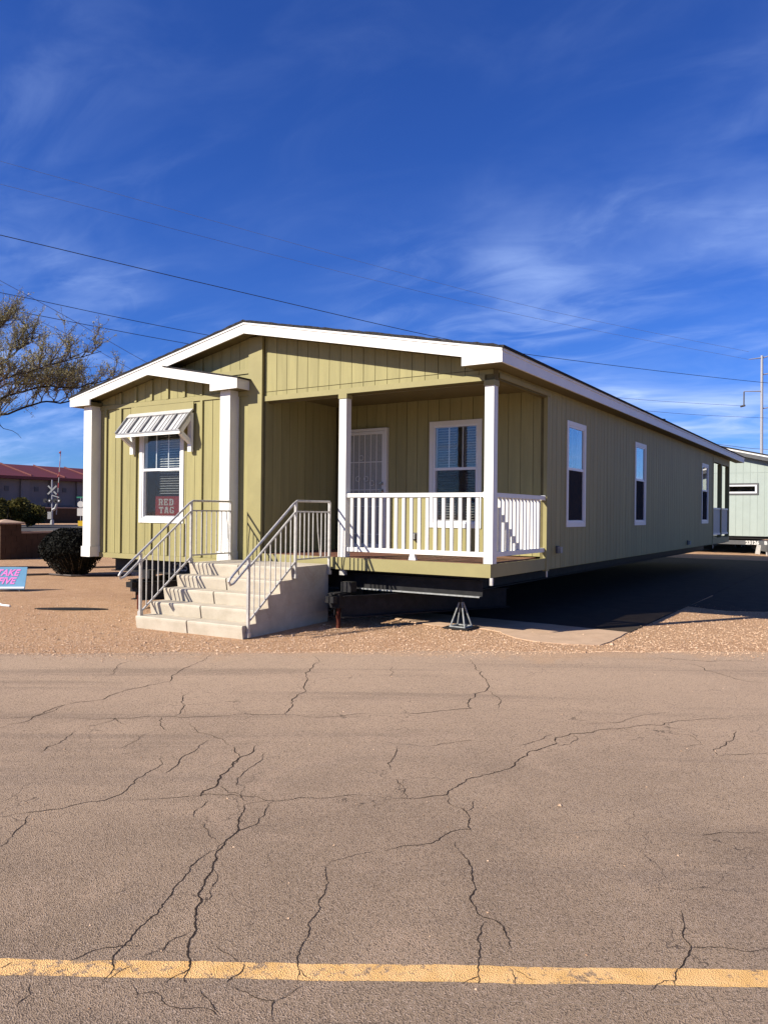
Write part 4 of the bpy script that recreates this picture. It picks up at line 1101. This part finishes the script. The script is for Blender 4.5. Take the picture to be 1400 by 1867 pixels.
# ------------------------------------------------------------------ clipped shrub
def leaf_cloud(points, size, flat=0.0):
    m = MB()
    for p in points:
        a = Vector((rr.gauss(0, 1), rr.gauss(0, 1), rr.gauss(0, 1)*(1-flat))).normalized(); b = a.orthogonal().normalized()
        b = (b*math.cos(rr.uniform(0, 6)) + a.cross(b)*math.sin(rr.uniform(0, 6))).normalized()
        s = size*rr.uniform(0.6, 1.4)
        m.quad(p-a*s-b*s*0.15, p+b*s*0.45-a*s*0.1, p+a*s+b*s*0.1, p-b*s*0.45+a*s*0.1)
    return m
sb = G(132, 1049)
shrub = thing('clipped_shrub', 'dark rounded clipped shrub tapering to a narrow base beside the white column', 'shrub', tuple(sb))
R0, H0 = 0.80, 1.20
def shrub_r(f):    # radius at height fraction
    if f < 0.5: return 0.38 + 0.62*(f/0.5)**0.8
    return math.sqrt(max(0, 1-((f-0.5)/0.52)**2.3))
pts = []
while len(pts) < 9000:
    f = rr.random()**0.8; a = rr.uniform(0, 6.283); q = R0*shrub_r(f)*(1-abs(rr.gauss(0, 0.06)))*(1+0.03*math.sin(a*7+f*9))
    if f < 0.35 and rr.random() < 0.6: continue
    pts.append(sb + Vector((q*math.cos(a), q*math.sin(a), f*H0)))
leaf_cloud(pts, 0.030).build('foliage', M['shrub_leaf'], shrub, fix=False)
m = MB()
for _ in range(170):
    a = rr.uniform(0, 6.283); f = rr.uniform(0.3, 0.62); q = R0*shrub_r(f)*rr.uniform(0.6, 0.99)
    e = sb + Vector((q*math.cos(a), q*math.sin(a), f*H0)); s0 = sb + Vector((0.24*math.cos(a+0.3), 0.24*math.sin(a+0.3), 0))
    m.tube([s0, (s0+e)/2 + Vector((rr.uniform(-.05, .05), rr.uniform(-.05, .05), -0.03)), e], [0.013, 0.008, 0.004], 4, False)
m.build('stems', M['twig'], shrub, fix=False)
m = MB(); NN = 18
for i in range(9):
    f = i/8
    for k in range(NN):
        a = 2*math.pi*k/NN; q = R0*shrub_r(f)*0.86*(1+0.04*math.sin(k*2.3+i))
        m.v.append((sb.x+q*math.cos(a), sb.y+q*math.sin(a), f*H0*0.94+0.02))
for i in range(8):
    for k in range(NN): m.f.append((i*NN+k, i*NN+(k+1) % NN, (i+1)*NN+(k+1) % NN, (i+1)*NN+k))
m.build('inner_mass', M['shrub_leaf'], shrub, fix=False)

# ------------------------------------------------------------------ block wall with pillar
bw = thing('block_wall', 'low tan block wall with a capped pillar behind the yard sign', 'wall', (-24.35, 15.0, 0))
XWL = -24.3
def course(x0, x1, y0, y1, z0, z1, ln, hgt, name='block'):
    nrow = max(1, round((z1-z0)/hgt)); hh = (z1-z0)/nrow; made = {}
    for r_ in range(nrow):
        y = y0 - (ln/2 if r_ % 2 else 0)
        while y < y1:
            a, b = max(y, y0), min(y+ln, y1)
            if b-a > 0.04:
                key = (round(b-a, 3))
                pos = Vector(((x0+x1)/2, (a+b)/2, z0+r_*hh+0.005))
                if key not in made:
                    mb = MB(); mb.box(x0, x1, a+0.006, b-0.006, z0+r_*hh+0.005, z0+(r_+1)*hh-0.005); made[key] = mb.build(name, M['block'], bw)
                else:
                    o = made[key]; again(o, pos - Vector((o.location.x, o.location.y, o.location.z)))
            y += ln
course(XWL-0.20, XWL, 15.03, 22.5, 0.0, 0.86, 0.405, 0.2)
mb = MB(); mb.box(XWL-0.185, XWL-0.012, 15.03, 22.5, 0, 0.86); mb.build('mortar_core', M['block'], bw)
mb = MB(); mb.box(XWL-0.22, XWL+0.02, 15.04, 22.5, 0.862, 0.93); mb.build('coping', M['cap'], bw)
course(XWL-0.64, XWL+0.05, 14.28, 15.02, 0.0, 1.18, 0.37, 0.2)
mb = MB(); mb.box(XWL-0.62, XWL+0.035, 14.3, 15.0, 0, 1.18); mb.build('mortar_core', M['block'], bw)
mb = MB(); o4 = [(XWL-0.72, 14.2), (XWL+0.13, 14.2), (XWL+0.13, 15.10), (XWL-0.72, 15.10)]
mb.poly([(x, y, 1.182) for x, y in o4], [(x, y, 1.235) for x, y in o4])
b = len(mb.v); mb.v += [(x, y, 1.2355) for x, y in o4] + [(XWL-0.295, 14.65, 1.34)]
mb.f += [(b, b+1, b+4), (b+1, b+2, b+4), (b+2, b+3, b+4), (b+3, b, b+4)]
mb.build('pillar_cap', M['cap'], bw)

# ------------------------------------------------------------------ street and railway crossing far left
m = MB()
ctr = G(60, 963); dirn = Vector((0.42, 0.907, 0)); nrm = Vector((-0.907, 0.42, 0))
def st(a, b, z): p = ctr + dirn*a + nrm*b; return (p.x, p.y, z)
m.quad(st(-90, -11, 0.012), st(120, -11, 0.012), st(120, 10.5, 0.012), st(-90, 10.5, 0.012))
struct(m.build('street', M['street'], fix=False), 'grey street beyond the block wall')
m = MB(); a = [st(-90, 10.5, 0), st(120, 10.5, 0), st(120, 10.8, 0), st(-90, 10.8, 0)]
m.poly(a, [(x, y, 0.15) for x, y, z in a]); struct(m.build('kerb', M['pad']), 'kerb at the far side of the street')
D = 75.5
cr = thing('crossing_signal', 'white railway crossing signal with crossbuck and raised red striped gate arm', 'signal', tuple(G(95, 957.5)))
ru = Vector((RIGHT.x, RIGHT.y, 0)).normalized(); rf = Vector((FWD.x, FWD.y, 0)).normalized(); cb = G(95, 957.5)
def CP(u, z, n=0.0): return cb + ru*u + Vector((0, 0, z)) - rf*n
m = MB(); m.tube([CP(0, 0.3), CP(-0.05, 5.1)], 0.07, 8); m.build('mast', M['pole'], cr)
m = MB(); m.tube([CP(0, 0), CP(0, 0.55), CP(0, 0.7)], [0.24, 0.18, 0.08], 8); m.build('mast_base', M['jack_grey'], cr)
m = MB(); m.box(-0.35, 0.1, -0.2, 0.2, 0.7, 1.5)
m.v = [tuple(CP(x-0.1, z, y)) for x, y, z in m.v]; m.build('gate_mechanism', M['jack_grey'], cr)
m = MB(); m.tube([CP(0.05, 1.7), CP(0.35, 1.9), CP(0.5, 2.4)], [0.18, 0.14, 0.1], 6); m.build('counterweight', M['jack_grey'], cr)
for s in (-1, 1):
    m2 = MB(); a_, b_ = CP(-0.46, 3.95-s*0.48, 0.12+0.03*s), CP(0.50, 3.95+s*0.48, 0.12+0.03*s)
    m2.bar(a_, b_, 0.17, 0.03, tuple(rf)); m2.build('crossbuck_arm', M['jack_grey'], cr)
m = MB(); m.bar(CP(0.0, 3.36, 0.1), CP(0.80, 3.12, 0.1), 0.11, 0.03, tuple(rf)); m.build('track_sign', M['jack_grey'], cr)
for x in (-0.75, -0.25, 0.35, 0.8):
    m = MB(); m.tube([CP(x, 2.75, 0.05), CP(x, 2.75, 0.14)], 0.24, 12); lp = m.build('flasher', M['cable'], cr)
    m = MB(); m.tube([CP(x, 2.75, 0.141), CP(x, 2.75, 0.20)], 0.09, 8); m.build('lens', M['vinyl'] if x in (-0.25, 0.8) else M['cable'], lp)
m = MB(); m.tube([CP(-0.8, 2.75), CP(0.85, 2.75)], 0.04, 6); m.build('lamp_bar', M['cable'], cr)
NS = 12
for k in range(NS):
    f0, f1 = k/NS, (k+1)/NS
    m = MB(); a_ = CP(0.38, 1.2, -0.2); b_ = CP(0.80, 8.4, -0.2)
    m.bar(a_.lerp(b_, f0), a_.lerp(b_, f1), 0.09-0.04*f0, 0.05); m.build('gate_arm', M['red_paint'] if k % 2 else M['jack_grey'], cr)
for f in (0.6, 0.97):
    m = MB(); q = a_.lerp(b_, f); m.tube([q-ru*0.16, q-ru*0.02], 0.1, 8); m.build('arm_lamp', M['red_paint'], cr)

ss = G(147, 956.5); stop = thing('stop_sign', 'back of an octagonal road sign on a thin post with green street name blade', 'road sign', tuple(ss))
def SSP(u, z, n=0.0): return ss + ru*u + Vector((0, 0, z)) - rf*n
m = MB(); m.tube([SSP(0, 0), SSP(0, 3.2)], 0.045, 6); m.build('post', M['pole'], stop)
oc = [(0.40*math.cos(math.radians(22.5+45*k)), 0.40*math.sin(math.radians(22.5+45*k))) for k in range(8)]
m = MB(); m.poly([SSP(x, 2.42+z, 0.06) for x, z in oc], [SSP(x, 2.42+z, 0.08) for x, z in oc]); m.build('octagon_plate', M['door'], stop)
m = MB(); m.bar(SSP(-0.40, 1.50, 0.07), SSP(0.40, 1.50, 0.07), 0.9, 0.02, tuple(rf)); m.build('lower_plate', M['door'], stop)
m = MB(); m.bar(SSP(-0.5, 3.25, 0.0), SSP(0.45, 3.25, 0.0), 0.17, 0.02, tuple(rf)); m.build('street_name_blade', M['green_sign'], stop)
ym = G(147, 960); mk = thing('yellow_marker', 'small yellow square marker at the roadside below the octagonal sign', 'marker', tuple(ym))
m = MB(); m.bar(ym+ru*-0.28+Vector((0, 0, .33)), ym+ru*0.28+Vector((0, 0, .33)), 0.55, 0.03, tuple(rf)); m.build('plate', M['yellow'], mk)
m = MB(); m.tube([ym-rf*-0.04, ym-rf*-0.04+Vector((0, 0, .6))], 0.03, 6); m.build('post', M['pole'], mk)

# ------------------------------------------------------------------ far building with red roof
fb = thing('warehouse', 'long grey building with dark red roof beyond the railway crossing', 'building', (-104, 70, 0))
XB = -100.0
m = MB(); m.box(XB-14, XB, 40, 110, 0, 6.35); wl = m.build('wall', M['grey_wall'], fb)
for i, y in enumerate([44+4.4*k for k in range(14)]):
    m = MB(); m.box(XB+0.01, XB+0.35, y, y+1.3, 0, 5.9); m.build('pilaster', M['grey_wall'], wl)
    m = MB(); m.box(XB+0.005, XB+0.09, y+2.2, y+2.8, 4.3, 4.95); m.build('vent', M['charcoal'], wl)
    m = MB(); m.box(XB+0.005, XB+0.09, y+1.5, y+3.9, 0.1, 2.4); m.build('roller_door', M['charcoal'], wl)
m = MB(); m.poly([(XB+1.3, 38, 5.95), (XB+1.3, 38, 6.35), (XB-7, 38, 8.4), (XB-15.3, 38, 6.35), (XB-15.3, 38, 5.95)], [(XB+1.3, 112, 5.95), (XB+1.3, 112, 6.35), (XB-7, 112, 8.4), (XB-15.3, 112, 6.35), (XB-15.3, 112, 5.95)])
rf_ = m.build('roof', M['red_roof'], fb)
for y in [42+5.2*k for k in range(13)]:
    m = MB(); m.hexa([(XB+0.9, y-0.06, 6.43), (XB+0.9, y+0.06, 6.43), (XB-6.9, y+0.06, 8.36), (XB-6.9, y-0.06, 8.36), (XB+0.9, y-0.06, 6.62), (XB+0.9, y+0.06, 6.62), (XB-6.9, y+0.06, 8.55), (XB-6.9, y-0.06, 8.55)])
    m.build('roof_rib', M['red_roof'] if int(y) % 3 else M['door'], rf_)
lw = thing('boundary_wall', 'long dark brown boundary wall in front of the red roofed building', 'wall', (-90, 62, 0))
m = MB(); m.box(-90.3, -90, 40, 105, 0, 1.95); m.build('wall_panel', M['block'], lw)
m = MB(); m.box(-90.4, -89.9, 40, 105, 1.951, 2.08); m.build('coping', M['cap'], lw)

def bush(px, py, w_, h_, n_, label):
    b = G(px, py); t = thing('bush', label, 'bush', tuple(b), 'bushes across the street')
    pts = []
    lobes = [(rr.uniform(-.6, .6), rr.uniform(-.6, .6), rr.uniform(.45, .8), rr.uniform(.3, .45)) for _ in range(9)]
    while len(pts) < n_:
        lx, ly, lz, lr = rr.choice(lobes); d = Vector((rr.gauss(0, 1), rr.gauss(0, 1), rr.gauss(0, 1))).normalized()*lr*rr.uniform(0.75, 1.05)
        q = Vector(((lx+d.x)*w_/2, (ly+d.y)*w_/2, (lz+d.z)*h_*0.85))
        if q.z > 0.02: pts.append(b+q)
    leaf_cloud(pts, 0.17).build('crown', M['bush_leaf'], t, fix=False)
    m = MB()
    for k in range(7): 
        a = rr.uniform(0, 6.28); m.tube([b, b+Vector((math.cos(a)*w_*.2, math.sin(a)*w_*.2, h_*.6))], [0.06, 0.03], 5)
    m.build('stems', M['twig'], t)
bush(12, 962, 3.6, 3.1, 3200, 'yellow green bush at the left picture edge across the street')
bush(50, 961, 3.4, 2.6, 3000, 'darker green bush just left of the railway crossing signal')

# ------------------------------------------------------------------ mesquite tree at the left
TD = 20.5
tb = P(-150, 930, TD); tb.z = 0
tree = thing('mesquite_tree', 'sparse thorny tree with dark limbs reaching behind the roof corner', 'tree', tuple(tb))
trunk_top = P(-120, 830, TD)
m = MB(); m.tube([tb, P(-146, 960, TD), P(-138, 890, TD), trunk_top], [0.24, 0.20, 0.18, 0.15], 10); m.build('trunk', M['bark'], tree)
LIMBS = [
 ([(-120,830,0),(-60,790,.2),(-10,762,.3),(30,748,.4),(75,733,.5),(110,735,.6),(160,722,.8),(230,695,1.0)], 0.085, 0.022),
 ([(-120,830,0),(-70,770,-.3),(0,728,-.4),(45,713,-.5),(90,703,-.4),(140,708,-.2),(200,690,.1)], 0.085, 0.02),
 ([(-120,830,0),(-60,745,.3),(10,700,.6),(60,700,.8),(100,712,1.0),(150,705,1.2)], 0.06, 0.015),
 ([(-120,830,0),(-70,730,.5),(-20,675,.8),(30,640,1.0),(75,610,1.1)], 0.07, 0.014),
 ([(-120,830,0),(-60,730,-.6),(10,690,-.9),(70,672,-1.1),(130,655,-1.0),(185,640,-.8)], 0.06, 0.012),
 ([(-120,830,0),(-80,720,-.2),(-40,650,-.5),(-10,610,-.6),(10,585,-.7)], 0.07, 0.014),
 ([(-120,830,0),(-100,700,.4),(-110,620,.6),(-90,560,.7)], 0.08, 0.015),
 ([(-120,830,0),(-170,720,.3),(-210,650,.4)], 0.08, 0.02),
]
tw = MB(); leaves = []; brown = []
rt = random.Random(21)
def wob(a, b, n_, amp):
    out = [a]
    for i in range(1, n_):
        out.append(a.lerp(b, i/n_) + Vector((rt.uniform(-amp, amp), rt.uniform(-amp, amp), rt.uniform(-amp, amp))))
    return out + [b]
for li, (pp, r0, r1) in enumerate(LIMBS):
    pts = [P(x, y, TD+dz) for x, y, dz in pp]
    sm = [pts[0]]
    for a, b in zip(pts[:-1], pts[1:]): sm += wob(a, b, 3, 0.03)[1:]
    N = len(sm); rs = [0.58*(r0 + (r1-r0)*(i/(N-1))**0.6) for i in range(N)]
    m = MB(); m.tube(sm, rs, 7); m.build('limb', M['bark'], tree)
    lo = 0.28
    for c in range(30 if li < 6 else 14):
        f = lo + (1-lo)*rt.random(); i = min(N-2, int(f*(N-1))); p0 = sm[i]; d = (sm[i+1]-sm[i]).normalized()
        out = (d*rt.uniform(0.3, 1.0) + Vector((rt.gauss(0, .5), rt.gauss(0, .5), rt.gauss(0.75, .45)))).normalized()
        L = rt.uniform(0.5, 1.25)*(1.1-0.35*f)
        br = wob(p0, p0+out*L, 4, 0.06); tw.tube(br, [0.016, 0.013, 0.010, 0.007, 0.004], 5, False)
        for t in range(10):
            g = rt.uniform(0.25, 1.0); k = min(3, int(g*4)); q0 = br[k].lerp(br[k+1], g*4-k)
            o2 = (out*0.6 + Vector((rt.gauss(0, .6), rt.gauss(0, .6), rt.gauss(0.6, .5)))).normalized(); l2 = rt.uniform(0.18, 0.55)
            t2 = wob(q0, q0+o2*l2, 3, 0.035); tw.tube(t2, [0.006, 0.005, 0.004, 0.003], 4, False)
            for s in range(15):
                h = rt.random(); k2 = min(2, int(h*3)); p = t2[k2].lerp(t2[k2+1], h*3-k2) + Vector((rt.gauss(0, .03), rt.gauss(0, .03), rt.gauss(0, .03)))
                leaves.append(p)
for _ in range(1500):
    p = P(-14+rt.gauss(0, 19), 685+rt.gauss(0, 15), TD+rt.gauss(0, .5)); brown.append(p)
tw.build('twigs', M['twig'], tree, fix=False)
leaf_cloud(leaves, 0.023).build('crown', M['leaf'], tree, fix=False)
leaf_cloud(brown, 0.025).build('dry_pod_cluster', M['leaf_brown'], tree, fix=False)
# drooping dead twig
m = MB(); m.tube([P(-4, 760, TD+.3), P(0, 775, TD+.3), P(6, 781, TD+.3), P(22, 785, TD+.3), P(32, 791, TD+.3), P(39, 799, TD+.3)], [0.016, 0.012, 0.009, 0.007, 0.006, 0.004], 5)
m.build('dead_twig', M['bark'], tree)

# ------------------------------------------------------------------ mint green house behind
mh = thing('mint_house', 'pale mint green manufactured house with dark framed slit window behind the olive house', 'house', (-6.5, 44, 0))
YM = 38.0; FM = Fr('front', YM)
XRM = -7.0
def zm_(x): return 5.12 - 0.24*abs(x-XRM) - 0.28
SW = (-5.9, -4.51, 2.68, 3.21)
mb = MB(); strip(mb, FM, -13.5, -0.6, -0.1, -0.01, 0.80, zm_, [(SW[0]+.09, SW[1]-.09, SW[2]+.09, SW[3]-.09)], (XRM,)); wl = mb.build('wall', M['mint'], mh)
x = -9.0
hl = [(SW[0]+.09, SW[1]-.09, SW[2]+.09, SW[3]-.09)]
while x < -0.6:
    mb = MB(); strip(mb, FM, x+0.008, min(x+0.29, -0.6), -0.012, 0.0, 0.81, lambda q: 3.66, hl); mb.build('siding_board', M['mint'], wl)
    mb = MB(); strip(mb, FM, x+0.008, min(x+0.29, -0.6), -0.012, 0.0, 3.68, zm_, hl, (XRM,))
    if mb.v: mb.build('siding_board', M['mint'], wl)
    x += 0.2965
mb = MB(); mb.box(-0.7, -0.6, YM+0.1, YM+18, 0.8, 3.5); mb.build('wall', M['mint'], mh)
mb = MB()
FM.box(mb, SW[0], SW[1], 0.001, 0.03, SW[2], SW[2]+0.07); FM.box(mb, SW[0], SW[1], 0.001, 0.03, SW[3]-0.07, SW[3]); FM.box(mb, SW[0], SW[0]+.07, 0.001, 0.03, SW[2]+.07, SW[3]-.07); FM.box(mb, SW[1]-.07, SW[1], 0.001, 0.03, SW[2]+.07, SW[3]-.07)
wd = mb.build('window', M['charcoal'], mh)
mb = MB(); q = 0.071
FM.box(mb, SW[0]+q, SW[1]-q, 0.001, 0.02, SW[2]+q, SW[2]+q+.07); FM.box(mb, SW[0]+q, SW[1]-q, 0.001, 0.02, SW[3]-q-.07, SW[3]-q); FM.box(mb, SW[0]+q, SW[0]+q+.07, 0.001, 0.02, SW[2]+q+.07, SW[3]-q-.07); FM.box(mb, SW[1]-q-.07, SW[1]-q, 0.001, 0.02, SW[2]+q+.07, SW[3]-q-.07)
mb.build('frame', M['vinyl'], wd)
mb = MB(); FM.box(mb, SW[0]+.1, SW[1]-.1, -0.04, -0.03, SW[2]+.1, SW[3]-.1); mb.build('pane', M['glass'], wd)
mb = MB(); FM.box(mb, SW[0]-.2, SW[1]+.2, -0.5, -0.45, SW[2]-.2, SW[3]+.2); mb.build('room_recess', M['interior'], wd)
def zr_(x): return 5.12 - 0.24*abs(x-XRM)
for (a, b) in ((XRM, 0.2), (-14.2, XRM-0.003)):
    mb = MB(); fr = Fr('front', YM-0.35)
    fr.wedge(mb, a, b, -0.04, 0, zr_(a)-0.10, zr_(b)-0.10, zr_(a)-0.02, zr_(b)-0.02); mb.build('rake_board', M['white'], mh)
    mb = MB(); fr.wedge(mb, a, b, -0.03, -0.004, zr_(a)-0.27, zr_(b)-0.27, zr_(a)-0.10, zr_(b)-0.10); mb.build('rake_board', M['charcoal'], mh)
    mb = MB(); fr.wedge(mb, a, b, -19, 0.03, zr_(a)-0.02, zr_(b)-0.02, zr_(a)+0.03, zr_(b)+0.03); mb.build('roof', M['shingle'], mh)
    mb = MB(); fr.wedge(mb, a, b, -18.9, -0.045, zr_(a)-0.12, zr_(b)-0.12, zr_(a)-0.03, zr_(b)-0.03); mb.build('soffit', M['charcoal'], mh)
mb = MB(); mb.box(-13.4, -0.7, YM+0.1, YM+18, 0.68, 0.79); mb.build('underbelly', M['dark'], mh)
mb = MB(); mb.box(-9.4, -3.0, YM+0.02, YM+0.06, 0.42, 0.61); cm = mb.build('cross_member', M['charcoal'], mh)
text_obj('frame_number', '23126', 0.22, (-4.75, YM+0.015, 0.44), (1, 0, 0), (0, 0, 1), M['cream_print'], mh, 0.01)
text_obj('frame_letter', 'B', 0.22, (-4.20, YM+0.015, 0.44), (1, 0, 0), (0, 0, 1), M['cream_print'], mh, 0.01)
for x in (-6.9, -5.6, -3.2):
    mb = MB(); mb.box(x-0.06, x+0.06, YM+0.2, YM+16, 0.38, 0.68); mb.build('chassis_beam', M['black_steel'], mh)
mb = MB(); mb.bar((-4.0, YM-1.0, 0.30), (-3.1, YM+1.4, 0.33), 0.1, 0.28); mb.bar((-4.0, YM-1.0, 0.30), (-4.9, YM+1.4, 0.33), 0.1, 0.28); th = mb.build('tow_hitch', M['charcoal'], mh)
mb = MB(); mb.tube([(-4.05, YM-0.9, 0), (-4.05, YM-0.9, 0.3)], 0.04, 8); mb.build('jack_screw', M['steel'], th)
mb = MB(); mb.poly([(-4.62, YM-0.1, 0.02), (-4.42, YM-0.1, 0.0), (-4.38, YM-0.1, 0.42), (-4.55, YM-0.1, 0.42)], [(-4.62, YM-0.05, 0.02), (-4.42, YM-0.05, 0.0), (-4.38, YM-0.05, 0.42), (-4.55, YM-0.05, 0.42)]); mb.build('mud_flap', M['steel'], mh)
for yy in (8.0, 9.0):
    for x in (-6.4, -3.6):
        mb = MB(); mb.tube([(x-0.12, YM+yy, 0.36), (x+0.12, YM+yy, 0.36)], 0.36, 16); wh = mb.build('wheel', M['cable'], mh)

# ------------------------------------------------------------------ transmission pole and cables
PD = 95.0
pb = P(1388, 930, PD); pb.z = 0
pole = thing('transmission_pole', 'tall grey steel transmission pole with side arms behind the mint house', 'pole', tuple(pb))
m = MB(); m.tube([pb, P(1389, 648, PD)], [0.20, 0.15], 12); m.build('shaft', M['pole'], pole)
for (x0, y0, x1, y1) in ((1389, 652, 1365, 655), (1389, 653, 1412, 645), (1388, 713, 1356, 713.5), (1388, 683, 1412, 679), (1387, 745, 1412, 741)):
    m = MB(); m.tube([P(x0, y0, PD), P(x1, y1, PD)], [0.09, 0.05], 6); m.build('arm', M['pole'], pole)
m = MB(); m.tube([P(1356.3, 714, PD), P(1356, 741, PD)], 0.09, 6); m.build('insulator', M['charcoal'], pole)
m = MB(); m.tube([P(1350, 741, PD), P(1358, 739, PD)], 0.14, 6); m.build('clamp', M['charcoal'], pole)
def cable(pts, r, mat, label):
    ps = [P(x, y, d) for x, y, d in pts]; out = []
    n = len(ps)
    for i in range(n-1):
        p0, p1, p2, p3 = ps[max(i-1, 0)], ps[i], ps[i+1], ps[min(i+2, n-1)]
        for k in range(10):
            t = k/10
            out.append(0.5*((2*p1) + (p2-p0)*t + (2*p0-5*p1+4*p2-p3)*t*t + (3*p1-p0-3*p2+p3)*t**3))
    out.append(ps[-1])
    m = MB(); m.tube(out, r, 5)
    tag(m.build('power_cable', mat), label, 'cable', 'overhead power cables')
cable([(-250, 372, 24), (0, 428, 26), (400, 523, 30), (800, 615, 36), (1000, 651, 40), (1400, 698, 50), (1650, 716, 57)], 0.015, M['cable'], 'heaviest black cable sagging across the sky behind the roof peak')
cable([(-200, 500, 34), (0, 533, 37), (370, 609, 45), (800, 685, 62), (1140, 726, 82), (1356, 740, PD)], 0.017, M['cable'], 'black cable ending at the hanging insulator of the pole')
cable([(-200, 535, 34), (0, 562, 37), (340, 626, 45), (800, 705, 60), (1190, 750, 78), (1400, 762, 90), (1600, 768, 100)], 0.017, M['cable'], 'lowest black cable crossing in front of the tree at left')
cable([(-200, 240, 60), (0, 293, 64), (640, 472, 78), (1000, 566, 88), (1365, 641, PD)], 0.016, M['cable_grey'], 'highest faint grey wire from the left edge to the pole top')
cable([(-200, 288, 60), (0, 335, 64), (640, 500, 78), (1000, 585, 88), (1365, 655, PD)], 0.016, M['cable_grey'], 'second faint grey wire just below the highest one')
cable([(-150, 430, 60), (0, 511, 62), (130, 582, 66), (270, 662, 70), (420, 740, 75)], 0.022, M['cable_grey'], 'thin wire slanting steeply down above the tree crown')
cable([(-150, 480, 60), (0, 552, 62), (130, 613, 66), (270, 690, 70), (420, 770, 75)], 0.02, M['cable_grey'], 'thin wire slanting steeply down through the tree crown')
cable([(1250, 803, 90), (1325, 812, 92), (1378, 818, PD), (1500, 824, 100)], 0.03, M['cable_grey'], 'short low wire between the roof end and the pole')
